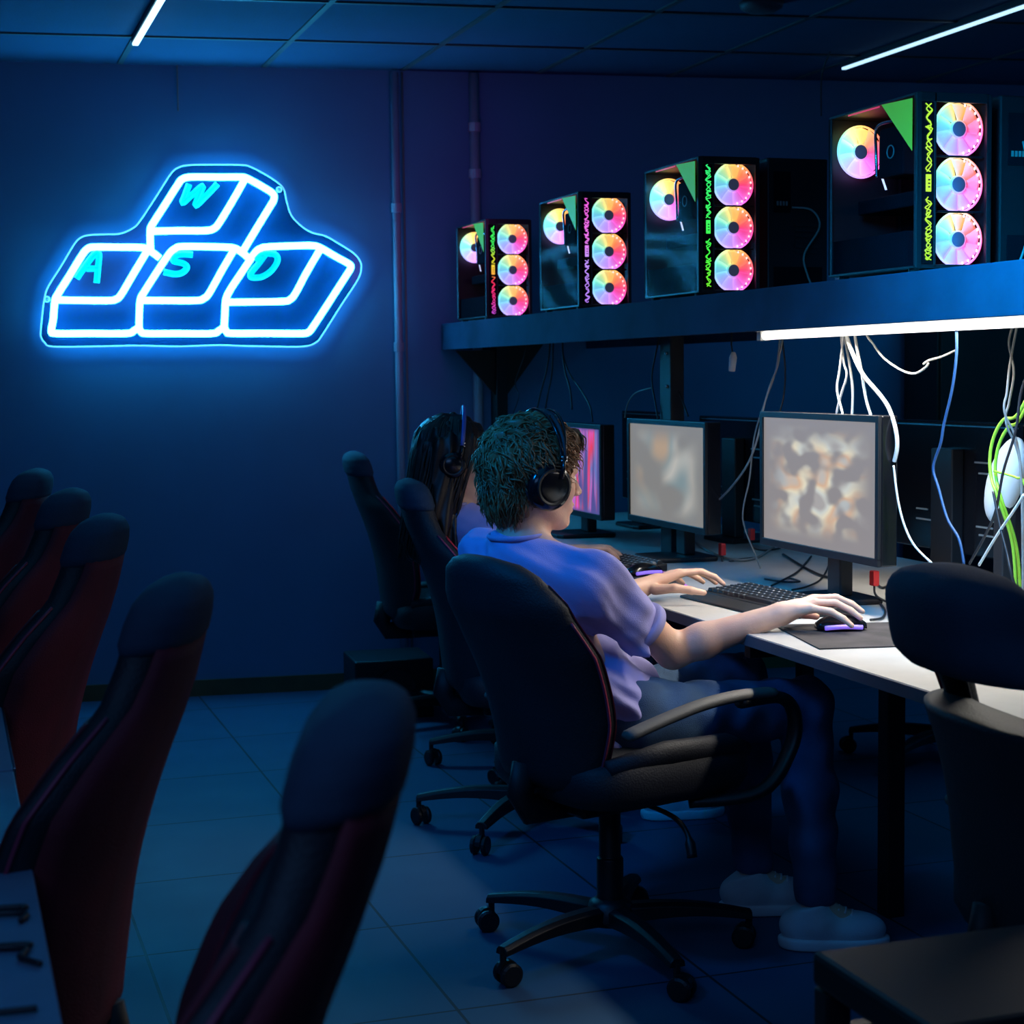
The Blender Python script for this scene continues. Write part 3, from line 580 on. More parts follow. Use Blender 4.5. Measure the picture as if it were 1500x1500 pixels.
# unlit computers of the opposite row, seen from behind
def back_pc(loc, label):
    t = thing('unlit_computer', label, 'computer', loc, 0, 'unlit computers at the back of the shelf')
    q = MB(); q.box(0, 0.20, 0, 0.40, 0.012, 0.41); q.build('case', M['case'], t, bevel=0.004)
    q = MB(); q.box(0.02, 0.075, -0.003, 0.0, 0.25, 0.37); pn = q.build('port_panel', M['inner'], t, bevel=0.001)
    q = MB()
    for k in range(4): q.box(0.028+0.010*k, 0.034+0.010*k, -0.005, -0.0032, 0.27, 0.283)
    q.build('port', M['gcab'], pn)
    q = MB(); q.box(0.02, 0.18, -0.003, 0.0, 0.02, 0.09); q.build('power_supply_plate', M['inner'], t)
    q = MB()
    for k in range(6): q.box(0.09, 0.17, -0.003, -0.0005, 0.13+0.016*k, 0.139+0.016*k)
    q.build('slot_covers', M['metal'], t)
    for x in (0.03, 0.17):
        q = MB(); q.box(x-0.012, x+0.012, 0.03, 0.37, 0, 0.012); q.build('foot', M['black'], t)
back_pc((2.345, 4.60, SZ+0.0005), 'unlit black computer just right of the green-strip one')
back_pc((2.345, 3.43, SZ+0.0005), 'unlit black computer cut by the right picture edge on the shelf')
q = MB(); q.box(2.50, 2.525, 4.45, 4.475, SZ+0.0005, 1.995); tag(q.build('upright_bar', M['pipem']), 'slim blue-lit upright bar standing on the shelf between two computers', 'bar')
q = MB(); q.box(2.475, 2.499, 4.40, 4.43, SZ+0.0005, SZ+0.022); tag(q.build('cable_plug', M['red'], bevel=0.002), 'small dark red plug lying on the shelf beside the upright bar', 'plug')

# ---------------- monitors ----------------
def make_monitor(loc, wd, ht, zb, scr, label, facing=0, group='monitors facing the near row', wide_post=False):
    # local: screen faces -x, width along y, origin on the desktop
    t = thing('monitor', label, 'monitor', loc, facing, group)
    th = 0.05; b_ = 0.016
    q = MB(); q.box(0.004, th, -wd/2, wd/2, zb, zb+ht)
    hs = q.build('housing', M['blackg'], t, bevel=0.004)
    q = MB()
    q.box(-0.006, 0.004, -wd/2, wd/2, zb+ht-b_, zb+ht); q.box(-0.006, 0.004, -wd/2, wd/2, zb, zb+b_*1.3)
    q.box(-0.006, 0.004, -wd/2, -wd/2+b_, zb+b_, zb+ht-b_); q.box(-0.006, 0.004, wd/2-b_, wd/2, zb+b_, zb+ht-b_)
    q.build('bezel', M['black'], t, bevel=0.0015)
    q = MB(); hw = wd/2-b_; hh = (ht-2.3*b_)/2
    q.box(-0.0005, 0.0035, -hw, hw, -hh, hh); q.build('screen', scr, t, loc=(0, 0, zb+b_*1.3+hh))
    pw = 0.055 if wide_post else 0.035
    top = zb+ht*0.8 if wide_post else zb+0.1
    q = MB(); q.box(th+0.001, th+0.04, -pw, pw, 0.016, top); q.build('stand_post', M['black'], t, bevel=0.004)
    q = MB(); q.prism([(x, y, 0.0005) for x, y in [(-0.07, -0.10), (-0.085, -0.07), (-0.085, 0.07), (-0.07, 0.10), (0.13, 0.12), (0.145, 0.09), (0.145, -0.09), (0.13, -0.12)]], (0, 0, 0.015)); q.build('stand_base', M['black'], t, bevel=0.005)
    if wide_post:
        q = MB()
        q.box(th+0.0005, th+0.003, -wd/2+0.02, wd/2-0.02, zb+ht-0.012, zb+ht-0.008)
        q.build('back_rib', M['steel'], hs)
        q = MB()
        for y, z, l in ((0.16, 0.70, .05), (0.16, 0.62, .03), (0.16, 0.22, .04), (0.17, 0.16, .035), (-0.15, 0.22, .04), (-0.16, 0.30, .03)):
            q.box(th+0.0005, th+0.0035, y-l, y+l, zb+ht*z, zb+ht*z+0.005)
        q.build('back_slot', M['gcab'], hs)
    return t
make_monitor((2.206, 4.042, DZ), 0.645, 0.378, 0.126, M['screen3'], 'nearest lit monitor with blurred cream and orange blocks on a grey picture')
make_monitor((2.256, 5.155, DZ), 0.635, 0.352, 0.108, M['screen2'], 'middle lit monitor with a blurred teal and grey picture')
make_monitor((2.262, 6.06, DZ), 0.64, 0.348, 0.082, M['screen1'], 'far lit monitor with a purple and pink picture beside the seated people')
dark = mat('dark_screen', (0.01, 0.01, 0.012), 0.2)
make_monitor((2.80, 4.235, DZ), 0.67, 0.375, 0.09, dark, 'large black back of a monitor right of the nearest lit screen', R(180), 'monitors facing away', True)
make_monitor((2.80, 5.63, DZ), 0.67, 0.375, 0.075, dark, 'black back of a monitor seen between the two nearest lit screens', R(180), 'monitors facing away', True)
make_monitor((2.72, 6.30, DZ), 0.50, 0.36, 0.10, dark, 'black back of a monitor standing behind the shelf post and purple screen', R(180), 'monitors facing away', True)
make_monitor((2.80, 3.20, DZ), 0.67, 0.375, 0.09, dark, 'black back of a monitor cut by the right picture edge', R(180), 'monitors facing away', True)

# ---------------- chairs ----------------
def backrest(rows, lean, z0, z1, x0):
    # rows: (s, half width, half thickness, wing); gives a surface function of s, angle and offset
    ss = [r_[0] for r_ in rows]
    def itp(s, k): return float(np.interp(s, ss, [r_[k] for r_ in rows]))
    def f(s, a, e=0.0):
        w_ = itp(s, 1)+e; t_ = itp(s, 2)+e; wg = itp(s, 3)
        ca, sa = math.cos(a), math.sin(a)
        y = w_*math.copysign(abs(ca)**0.75, ca); xx = t_*math.copysign(abs(sa)**0.8, sa)
        xx += wg*min(1.0, abs(y)/max(w_, 1e-4))**3
        z = z0+(z1-z0)*s
        bow = 0.035*math.sin(math.pi*min(1, s*1.3))
        return Vector((x0 - math.tan(lean)*(z-z0) + bow + xx, y, z))
    return f
TALL = [(-0.01, 0.12, 0.010, 0.0), (0.0, 0.17, 0.03, 0.02), (0.04, 0.20, 0.048, 0.04), (0.2, 0.235, 0.055, 0.065), (0.45, 0.255, 0.055, 0.075), (0.58, 0.265, 0.052, 0.07), (0.68, 0.225, 0.050, 0.05),
        (0.76, 0.165, 0.045, 0.03), (0.84, 0.138, 0.046, 0.02), (0.92, 0.128, 0.046, 0.015), (0.955, 0.115, 0.042, 0.012), (0.98, 0.092, 0.032, 0.008), (0.993, 0.062, 0.020, 0.004), (1.0, 0.03, 0.008, 0.0)]
LOW = [(-0.01, 0.12, 0.010, 0.0), (0.0, 0.16, 0.03, 0.02), (0.06, 0.19, 0.045, 0.04), (0.3, 0.225, 0.052, 0.06), (0.6, 0.245, 0.052, 0.065), (0.82, 0.225, 0.048, 0.05), (0.93, 0.175, 0.042, 0.03), (0.975, 0.13, 0.032, 0.02), (1.0, 0.06, 0.012, 0.0)]
def patch(f, s0, s1, a0, a1, e0, e1, ns=22, na=8):
    q = MB(); vs = []; fs = []
    for e in (e0, e1):
        for i in range(ns+1):
            for k in range(na+1): vs.append(f(s0+(s1-s0)*i/ns, a0+(a1-a0)*k/na, e))
    N1 = (ns+1)*(na+1)
    for i in range(ns):
        for k in range(na):
            a = i*(na+1)+k; b = a+1; c = b+na+1; d = a+na+1
            fs.append((a, b, c, d)); fs.append((a+N1, d+N1, c+N1, b+N1))
    for i in range(ns):
        a = i*(na+1); d = a+na+1; fs.append((a, d, d+N1, a+N1)); a += na; d += na; fs.append((a, a+N1, d+N1, d))
    for k in range(na):
        fs.append((k, k+N1, k+1+N1, k+1)); a = ns*(na+1)+k; fs.append((a, a+1, a+1+N1, a+N1))
    q.add(vs, fs); return q
def make_chair(loc, yaw, label, group, top=1.10, tall=True, arms=True, lean=13, rear=None, bol='redtrim', basrot=0.0, opening=False, x0=-0.20, zs=0.44, seatz=0.46, sbol='leather'):
    t = thing('gaming_chair', label, 'chair', loc, yaw, group)
    rows = TALL if tall else LOW
    f = backrest(rows, R(lean), zs, top, x0)
    NA = 32
    if not opening:
        S = [-0.01+1.01*(i/44) for i in range(45)]
        q = MB(); q.loft([[f(s, 2*math.pi*k/NA) for k in range(NA)] for s in S]); br = q.build('backrest', M['leather'], t, smooth=True)
    else:
        S = [-0.01+0.60*(i/30) for i in range(31)]
        q = MB(); rr = [[f(s, 2*math.pi*k/NA) for k in range(NA)] for s in S]
        for e in (0.012, 0.024): rr.append([f(0.59+e*0.3, 2*math.pi*k/NA, -e) for k in range(NA)])
        q.loft(rr); br = q.build('backrest', M['leather'], t, smooth=True)
        for a in (R(15), R(165)):
            q = MB(); pts = [f(0.53+0.30*i/10, a, -0.022) for i in range(11)]
            for i, p in enumerate(pts):
                k = i/10.0; p.y = p.y*(1-0.10*math.sin(math.pi*k))
            q.tube(pts, 0.028, 10); q.build('backrest_strut', M['leather'], br, smooth=True)
    # headrest cap
    if tall:
        s0 = 0.86 if not opening else 0.72
        q = MB(); rr = []
        for i in range(16):
            s = s0+(1.0-s0)*i/15; e = 0.007*min(1, i/2) if not opening else 0.010*min(1, i/2) + 0.030*math.sin(math.pi*min(max(i, 0.3), 14.4)/15)**0.28
            rr.append([f(s, 2*math.pi*k/NA, e) for k in range(NA)])
        cen = sum(rr[-1], Vector())/NA + Vector((0,0,0.003)); last = [cen.copy() for k in range(NA)]
        rr.append(last); q.loft(rr); q.build('headrest', M['cap'], t, smooth=True)
    if rear: patch(f, 0.06, 0.875, R(203), R(337), -0.004, 0.005).build('rear_panel', M[rear], t, smooth=True)
    patch(f, 0.10, 0.74 if tall else 0.90, R(12), R(58), -0.004, 0.005).build('side_bolster', M[bol], t, smooth=True)
    patch(f, 0.10, 0.74 if tall else 0.90, R(122), R(168), -0.004, 0.005).build('side_bolster', M[bol], t, smooth=True)
    for a in (R(-4), R(184)):
        q = MB(); q.tube([f(0.02+0.73*i/30, a, 0.002) for i in range(31)], 0.0035, 6); q.build('piping', M['pipe'], t, smooth=True)
    # seat
    q = MB(); rr = []
    for z, e in ((-0.055, -0.05), (-0.05, -0.015), (-0.02, 0.0), (0.02, 0.0), (0.04, -0.02), (0.048, -0.06)):
        ring = []
        for k in range(40):
            a = 2*math.pi*k/40; ca, sa = math.cos(a), math.sin(a)
            x = (0.25+e)*math.copysign(abs(ca)**0.45, ca)+0.03; y = (0.25+e)*math.copysign(abs(sa)**0.45, sa)
            dz = 0.018*(abs(y)/0.25)**2 if z > 0 else 0
            ring.append((x, y, seatz+z+dz))
        rr.append(ring)
    q.loft(rr); q.build('seat', M['leather'], t, smooth=True)
    for s in (-1, 1):
        q = MB(); q.tube([(-0.16, s*0.215, seatz+0.045), (0.0, s*0.22, seatz+0.06), (0.18, s*0.215, seatz+0.055), (0.25, s*0.20, seatz+0.035)], [0.02, 0.03, 0.03, 0.018], 10); q.build('seat_bolster', M[sbol], t, smooth=True)
    q = MB(); q.box(-0.14, 0.12, -0.09, 0.09, seatz-0.10, seatz-0.056); mech = q.build('mechanism', M['black'], t, bevel=0.008)
    q = MB(); q.tube(spline([(0.02, -0.09, seatz-0.08), (0.03, -0.20, seatz-0.09), (0.035, -0.25, seatz-0.12), (0.03, -0.275, seatz-0.17)], 5), [0.006]*12+[0.012]*4, 8); q.build('tilt_lever', M['black'], t, smooth=True)
    q = MB(); q.tube([(-0.10, 0, seatz-0.08), (-0.23, 0, seatz-0.08), (-0.25, 0, seatz-0.04), (-0.235, 0, seatz+0.03)], 0.022, 10, flat=1.6); q.build('back_bracket', M['metal'], t, smooth=True)
    q = MB(); q.lathe([(0.0, 0.085), (0.032, 0.085), (0.032, 0.23), (0.026, 0.235), (0.026, seatz-0.10), (0.0, seatz-0.10)], n=20); q.build('gas_column', M['black'], t, smooth=True, bevel=0.002)
    q = MB(); q.lathe([(0.0, 0.075), (0.055, 0.075), (0.06, 0.09), (0.05, 0.125), (0.034, 0.135), (0.0, 0.135)], n=24); q.build('hub', M['black'], t, smooth=True)
    for k in range(5):
        a = basrot + 2*math.pi*k/5; d = Vector((math.cos(a), math.sin(a), 0)); n_ = Vector((-d.y, d.x, 0))
        q = MB(); rr = []
        for i in range(9):
            u_ = i/8; r_ = 0.04+0.30*u_; wv = 0.030-0.010*u_; h0 = 0.078-0.006*u_+0.012*math.sin(math.pi*u_); h1 = 0.120-0.028*u_+0.012*math.sin(math.pi*u_)
            c = d*r_
            rr.append([c-n_*wv+Vector((0,0,h0)), c+n_*wv+Vector((0,0,h0)), c+n_*wv*0.9+Vector((0,0,h1-0.008)), c+n_*wv*0.45+Vector((0,0,h1)), c-n_*wv*0.45+Vector((0,0,h1)), c-n_*wv*0.9+Vector((0,0,h1-0.008))])
        q.loft(rr); lg = q.build('base_leg', M['black'], t, smooth=False, bevel=0.002)
        ca_ = a*2.7+0.5; cd = Vector((math.cos(ca_), math.sin(ca_), 0)); cn = Vector((-cd.y, cd.x, 0)); cc = d*0.335 - cd*0.012
        q = MB(); q.tube([d*0.335+Vector((0,0,0.05)), d*0.335+Vector((0,0,0.085))], 0.008, 8)
        q.loft([[cc+cd*(0.024*math.cos(b))+Vector((0,0,0.030+0.030*math.sin(b)))+cn*s*0.008 for b in [math.pi*j/8 for j in range(9)]] for s in (-1, 1)])
        for s in (-1, 1):
            T = Matrix.Translation(cc+Vector((0,0,0.0275))) @ Matrix(((cd.x, cn.x, 0), (cd.y, cn.y, 0), (0, 0, 1))).to_4x4()
            w2 = MB(T); w2.lathe([(0.0, s*0.009), (0.024, s*0.009), (0.0275, s*0.013), (0.0275, s*0.021), (0.022, s*0.025), (0.0, s*0.025)], axis='y', n=20)
            q.add(w2.v, w2.f)
        q.build('caster', M['black'], lg, smooth=False)
    if arms:
        for s in (-1, 1):
            y = s*0.285
            q = MB(); path = spline([(-0.16, y, 0.590), (-0.08, y, 0.610), (0.04, y, 0.635), (0.15, y, 0.645), (0.26, y, 0.642)], 5)
            q.tube(path, [0.016]+[0.024]*(len(path)-2)+[0.020], 10, flat=0.55, up=(0,0,1)); ap = q.build('armrest', M['armpad'], t, smooth=True)
            q = MB(); q.tube(spline([(0.16, y, 0.630), (0.28, y, 0.628), (0.325, y, 0.58), (0.31, y, 0.50), (0.22, y, 0.415), (0.08, s*0.20, seatz-0.065)], 6), 0.021, 10, flat=0.7); q.build('arm_support', M['black'], ap, smooth=True)
    return t
LG = 'gaming chairs in the left row'; RG = 'gaming chairs along the right desk'
make_chair((1.47, 3.70, 0), R(14), 'dark mid-back chair the boy in the front sits on, grey armrest catching the light', RG, top=0.975, tall=False, lean=16, sbol='leather', bol='maroon', basrot=R(-100), x0=-0.20)
make_chair((1.66, 4.86, 0), R(-10), 'dark chair with a bright red side stripe the long-haired person sits on', RG, top=1.07, lean=13, basrot=R(-122))
make_chair((1.93, 5.66, 0), R(4), 'empty black chair whose base shows between two other bases on the tiles', RG, top=1.0, tall=False, lean=10, arms=False, basrot=R(160))
make_chair((1.86, 6.42, 0), R(-8), 'empty black and red chair nearest the back wall, its tall back leaning left', RG, top=1.085, lean=13, arms=False, basrot=R(200))
make_chair((1.86, 2.36, 0), R(-4), 'large black chair at the right edge with an opening under its headrest', RG, top=1.06, lean=11, opening=True, basrot=R(20), bol='leather')
make_chair((3.32, 5.15, 0), R(178), 'black chair tucked under the opposite side of the desk', 'chairs of the opposite row', top=0.95, tall=False, arms=False, basrot=R(30), bol='leather')
LX = [(1.47, 0.375), (2.41, 0.335), (3.55, 0.335), (4.42, 0.330), (5.45, 0.300)]
LLAB = ['out-of-focus maroon and black chair nearest the camera at the bottom', 'second maroon and black chair of the left row, standing clear against the blue wall',
        'third chair of the left row, its maroon panel lit brightest', 'fourth chair of the left row, peeking out above the third', 'farthest chair of the left row, only its dark top showing']
for (y, x), lab in zip(LX, LLAB):
    make_chair((x-0.375, y+0.09, 0), R(163), lab, LG, top=1.105, lean=14, arms=False, rear='maroon', bol='maroon', basrot=R(10))

# box on the floor by the wall, cabinet behind the far side
q = MB(); q.box(-0.16, 0.16, -0.15, 0.15, 0.0, 0.24); bx = thing('speaker_box', 'low black box standing on the floor beneath the farthest right-row chair', 'box', (1.70, 6.72, 0), R(-4))
q.build('body', M['black'], bx, bevel=0.008)
q = MB(); q.lathe([(0.02, -0.152), (0.075, -0.152), (0.085, -0.156), (0.085, -0.1502)], c=(0, 0, 0.125), axis='y', n=24); q.build('grille', M['metal'], bx)
cb = thing('tall_cabinet', 'dark brown cabinet by the back wall behind the hanging cables', 'cabinet', (4.20, 6.60, 0), R(-7))
q = MB(); q.box(0, 1.5, 0, 0.35, 0, 1.63); q.build('body', M['brown'], cb, bevel=0.004)
for k in range(3):
    q = MB(); q.box(0.01+0.495*k, 0.49+0.495*k, -0.018, -0.001, 0.05, 1.60); d_ = q.build('door', M['brown'], cb, bevel=0.004)
    q = MB(); q.tube([(0.45+0.495*k, -0.035, 0.85), (0.45+0.495*k, -0.035, 1.0)], 0.005, 8); q.build('handle', M['metal'], d_)

# ---------------- keyboards, mice, pads ----------------
def make_keyboard(loc, rz, label, rest=0.07, L_=0.46, D_=0.155, prints=True, group=None):
    # local: x away from the typist, y along the keys, origin at the middle of the near edge on the desk
    t = thing('keyboard', label, 'keyboard', loc, rz, group)
    q = MB(); q.prism([(rest, -L_/2, 0), (rest, -L_/2, 0.014), (rest+D_, -L_/2, 0.024), (rest+D_, -L_/2, 0)], (0, L_, 0)); q.build('case', M['black'], t, bevel=0.004)
    if rest: q = MB(); q.prism([(0, -L_/2, 0), (0, -L_/2, 0.006), (rest-0.001, -L_/2, 0.013), (rest-0.001, -L_/2, 0)], (0, L_, 0)); q.build('palm_rest', M['black'], t, bevel=0.003)
    rnd = random.Random(5)
    nr, nc = 6, 17; dx = (D_-0.02)/nr; dy = (L_-0.02)/nc
    for i in range(nr):
        j = 0
        while j < nc:
            wdt = 5 if (i == 0 and j == 5) else 1
            x = rest+0.010+dx*(i+0.5); y = -L_/2+0.01+dy*(j+wdt/2); zb = 0.0145+0.010*(x-rest)/D_
            if i < 0: pass
            q = MB(); hx, hy = dx*0.43, dy*wdt*0.5-dy*0.07
            q.loft([[(x-hx, y-hy, zb), (x+hx, y-hy, zb), (x+hx, y+hy, zb), (x-hx, y+hy, zb)], [(x-hx*.75, y-hy+hx*.25, zb+0.008), (x+hx*.75, y-hy+hx*.25, zb+0.0085), (x+hx*.75, y+hy-hx*.25, zb+0.0085), (x-hx*.75, y+hy-hx*.25, zb+0.008)]])
            if prints and wdt == 1:
                q.cur = 1; k = rnd.random()*0.003
                q.box(x-0.002, x+0.001+k/2, y-0.0012-k/3, y+0.0012+k/3, zb+0.0083, zb+0.0090)
            ko.append((t, q)); j += wdt
    return t
# keys of one board share one part per row so that they stay under the limit
ko = []
def flush_keys():
    rows = {}
    for t, q in ko: rows.setdefault(t, []).append(q)
    for t, qs in rows.items():
        for i in range(0, len(qs), 17):
            m_ = MB()
            for q in qs[i:i+17]:
                o = len(m_.v); m_.v += q.v; m_.f += [[a+o for a in f_] for f_ in q.f]; m_.mi += q.mi
            m_.build('key_row', [M['key'], M['keyw']], t)
make_keyboard((1.925, 4.02, DZ+0.0005), R(4), 'black keyboard with palm rest under the front boy\'s left hand', L_=0.50)
make_keyboard((1.955, 5.07, DZ+0.0005), R(5), 'black keyboard without palm rest in front of the long-haired person', rest=0.0)
flush_keys()
def make_mouse(loc, rz, label, glow):
    t = thing('mouse', label, 'mouse', loc, rz)
    q = MB(); rr = []
    for i in range(13):
        u_ = i/12; x = -0.06+0.12*u_; w_ = 0.030*math.sin(math.pi*min(0.97, max(0.03, u_)))**0.35*(1.0-0.10*math.sin(math.pi*u_)); h = 0.036*math.sin(math.pi*(0.10+0.82*u_))**0.7
        rr.append([(x, w_*math.cos(a), 0.004+max(0.002, h)*math.sin(a)**0.8) for a in [math.pi*k/12 for k in range(13)]])
    q.loft(rr); q.build('shell', M['blackg'], t, smooth=True)
    q = MB()
    for s in (-1, 1): q.tube(spline([(-0.045, s*0.0295, 0.009), (0.0, s*0.0275, 0.011), (0.045, s*0.0285, 0.009)], 5), 0.0055, 8)
    q.build('glow_strip', M[glow], t, smooth=True)
    q = MB(); q.lathe([(0.0, -0.003), (0.008, -0.003), (0.008, 0.003), (0.0, 0.003)], c=(0.035, 0, 0.031), axis='y', n=14); q.build('scroll_wheel', M['gcab'], t, smooth=True)
    return t
make_mouse((2.006, 3.558, DZ+0.004), R(-14), 'black mouse with purple glow under the front boy\'s right hand', 'mpur')
make_mouse((2.01, 4.76, DZ+0.004), R(10), 'black mouse with pink glow beside the far keyboard', 'mpur')
def make_pad(pts, label, edge=None):
    q = MB(); q.prism([(x, y, DZ+0.0005) for x, y in pts], (0, 0, 0.003)); o = q.build('mouse_pad', M['padm'], bevel=0.0008); tag(o, label, 'mouse pad')
    if edge:
        q = MB(); q.tube([(x, y, DZ+0.0035) for x, y in pts], 0.003, 6, closed=True); q.build('lit_edge', M['pink'], o, smooth=True)
make_pad([(1.83, 3.34), (2.12, 3.28), (2.20, 3.62), (1.90, 3.70)], 'dark mouse pad under the front boy\'s mouse hand')
make_pad([(1.815, 4.50), (2.02, 4.47), (2.10, 4.84), (1.90, 4.90)], 'mouse pad with a pink lit edge on the desk beyond the boy\'s left arm', True)

# ---------------- cables ----------------
CM = dict(w='wcab', b='bcab', g='gcab', k='kcab', n='ncab')
CL = {'white_a': 'thin white cable twisting down behind the nearest monitor, leftmost of the white bundle', 'white_b': 'thin white cable crossing the leftmost one of the white bundle',
 'white_c': 'short white cable dropping to the nearest monitor\'s top edge', 'white_d': 'thick white cable curving down past the nearest monitor\'s right corner',
 'white_e': 'white cable crossing behind the thick curving one', 'white_f': 'white cable sagging in a loop in front of the brown cabinet', 'white_g': 'short white cable end rising from the sagging loop to the blue cable',
 'blue_a': 'long blue cable hanging from the shelf in front of the big monitor back', 'white_h': 'white cable curving down to the desk right of the nearest monitor',
 'grey_a': 'grey cable running from the shelf past the nearest monitor\'s left edge to the desk', 'grey_b': 'thin grey cable hanging between the middle and nearest monitors', 'black_a': 'short black cable beside the grey ones left of the nearest monitor',
 'dk1': 'dark cable fanning left above the purple screen', 'dk2': 'dark cable hanging second from the left above the purple screen', 'dk3': 'dark cable hanging straight in the middle above the purple screen', 'dk4': 'dark cable fanning right above the purple screen',
 'dk5': 'dark cable hanging along the left of the middle shelf post', 'dk6': 'dark cable hanging along the right of the middle shelf post', 'dk7': 'thin cable arching from the middle monitor\'s top to the shelf post', 'thin_a': 'thin dark wire hanging behind the boy\'s head',
 'green_a': 'bright green cable, outer loop at the right edge', 'green_b': 'bright green cable, inner loop at the right edge', 'green_c': 'short green cable running sideways below the loops',
 'rt_a': 'grey cable hanging straight down to the green loops', 'rt_b': 'grey cable wavering down beside the straight one at the right edge', 'rt_c': 'white cable slanting down behind the right-edge chair',
 'rt_d': 'black cable slanting down over the big monitor back', 'rt_e': 'black cable running steeply down below the green loops', 'ceil_cable': 'black cable hanging from the ceiling beside the nearest lit computer'}
for nm, c, r_, pts in CABLES:
    a, b = pts[0], pts[-1]
    if nm != 'ceil_cable' and nm not in ('white_h', 'white_g', 'dk7', 'green_c', 'rt_c', 'rt_e'):
        if a[2] > 1.44: pts = [(a[0]+0.01, a[1]+0.01, SZ-0.028)] + pts
        elif a[2] > 1.2 and nm in ('rt_d', 'thin_a', 'green_a', 'green_b'): pts = [(a[0]+0.02, a[1]-0.10, SZ-0.028), (a[0]+0.015, a[1]-0.09, (SZ+a[2])/2)] + pts
    if nm[:5] == 'green' or nm in ('rt_e', 'rt_a', 'rt_b', 'grey_b'): pts = pts + [(b[0]+0.05, b[1]+0.01, b[2]-0.12), (b[0]+0.07, b[1]+0.02, max(DZ+0.006, 0.0))]
    q = MB(); q.tube(spline(pts, 8), r_*0.72, 8); tag(q.build('cable', M[CM[c]], smooth=True), CL[nm], 'cable')
DL = {'d1': 'black cable looping over the desk behind the front keyboard', 'd2': 'thicker black cable curving to the nearest monitor\'s base', 'd3': 'thin black cable slanting over the desk below the nearest screen',
 'd4': 'grey cable sagging between the middle and nearest monitors on the desk', 'd5': 'short black cable end lying on the desk behind the keyboard', 'd6': 'black cable curling right of the nearest monitor\'s base', 'd7': 'black cable end at the mouse pad\'s corner',
 'L1': 'black cable, farthest of those on the left desk', 'L2': 'black cable just in front of the farthest one on the left desk', 'L3': 'straight black cable midway on the left desk', 'L4': 'curved black cable midway on the left desk', 'L5': 'thick black cable nearest the bottom edge on the left desk'}
for nm, c, r_, pts in DESK_CABLES:
    if nm[0] == 'L': pts = [(pts[0][0]-0.35, pts[0][1]+0.02, pts[0][2])] + [p for p in pts if p[0] < 0.083]
    q = MB(); q.tube(spline(pts, 8), r_*0.8, 8); tag(q.build('cable', M[CM[c]], smooth=True), DL[nm], 'cable')
# cables on the shelf by the big computers
q = MB(); q.tube(spline([(2.42, 4.59, 1.86), (2.47, 4.56, 1.85), (2.49, 4.55, 1.80), (2.44, 4.55, 1.72), (2.45, 4.55, 1.66), (2.48, 4.55, 1.60)], 8), 0.003, 8); tag(q.build('cable', M['gcab'], smooth=True), 'thin grey cable snaking down the unlit computer on the shelf', 'cable')
q = MB(); q.tube(spline([(2.40, 3.42, 1.90), (2.41, 3.40, 1.80), (2.40, 3.39, 1.70), (2.36, 3.38, 1.605), (2.30, 3.3, 1.600)], 8), 0.003, 8); tag(q.build('cable', M['gcab'], smooth=True), 'thin grey cable behind the nearest lit computer at the right edge', 'cable')
# power plug hanging under the shelf
t = thing('hanging_plug', 'small white plug dangling on a wire under the shelf between the monitors', 'plug', (2.30, 4.745, 1.40))
q = MB(); q.tube([(0, 0, 0.035), (-0.004, 0, 0.06), (0.0, 0.0, 0.17)], 0.0025, 6); q.build('wire', M['kcab'], t, smooth=True)
q = MB(T=Matrix.Rotation(R(12), 4, 'X')); q.lathe([(0.0, -0.022), (0.010, -0.022), (0.012, 0.02), (0.006, 0.036), (0.0, 0.036)], n=14); q.build('body', M['wcab'], t, smooth=True)
# red connectors by the stands
for p, lab in (((2.318, 3.935, 0.83), 'red plug on the nearest monitor\'s stand'), ((2.40, 5.03, 0.80), 'red plug right of the middle monitor\'s stand'), ((2.62, 5.26, 0.82), 'red plug beside the pillar between two monitors')):
    t = thing('usb_plug', lab, 'plug', p)
    q = MB(); q.box(-0.009, 0.009, -0.012, 0.012, -0.020, 0.020); q.build('body', M['red'], t, bevel=0.003)
    q = MB(); q.tube(spline([(0, -0.0, -0.019), (0.0, -0.01, -0.045), (0.04, -0.02, -(p[2]-DZ)+0.005), (0.12, 0.02, -(p[2]-DZ)+0.005)], 6), 0.003, 6); q.build('wire', M['kcab'], t, smooth=True)
# white round thing hung behind the green cables
t = thing('desk_fan', 'pale oval shell hanging behind the green cables at the right edge', 'fan', (2.50, 3.62, 1.10))
q = MB(T=Matrix.Rotation(R(28), 4, 'X')); q.sphere((0, 0, 0), (0.035, 0.055, 0.12), 20, 14); q.build('shell', M['shelfw'], t, smooth=True)
q = MB(); q.box(-0.02, 0.02, -0.02, 0.02, -0.33, -0.06); q.build('stand', M['metal'], t, bevel=0.004)

t = thing('standin', 'black open-frame stool cut off by the bottom right corner', 'standin', (1.03, 1.62, 0))  # invented frame standing in for an unidentified dark shape
q = MB(); q.box(0, 0.55, 0, 0.28, 0.595, 0.640); q.build('seat', M['metal'], t, bevel=0.008)
for x in (0.02, 0.53):
    for y in (0.02, 0.26):
        q = MB(); q.box(x-0.018, x+0.018, y-0.018, y+0.018, 0.0, 0.594); q.build('leg', M['black'], t, bevel=0.004)
for y in (0.02, 0.26):
    q = MB(); q.box(0.04, 0.51, y-0.012, y+0.012, 0.50, 0.545); q.build('crossbar', M['black'], t, bevel=0.003)
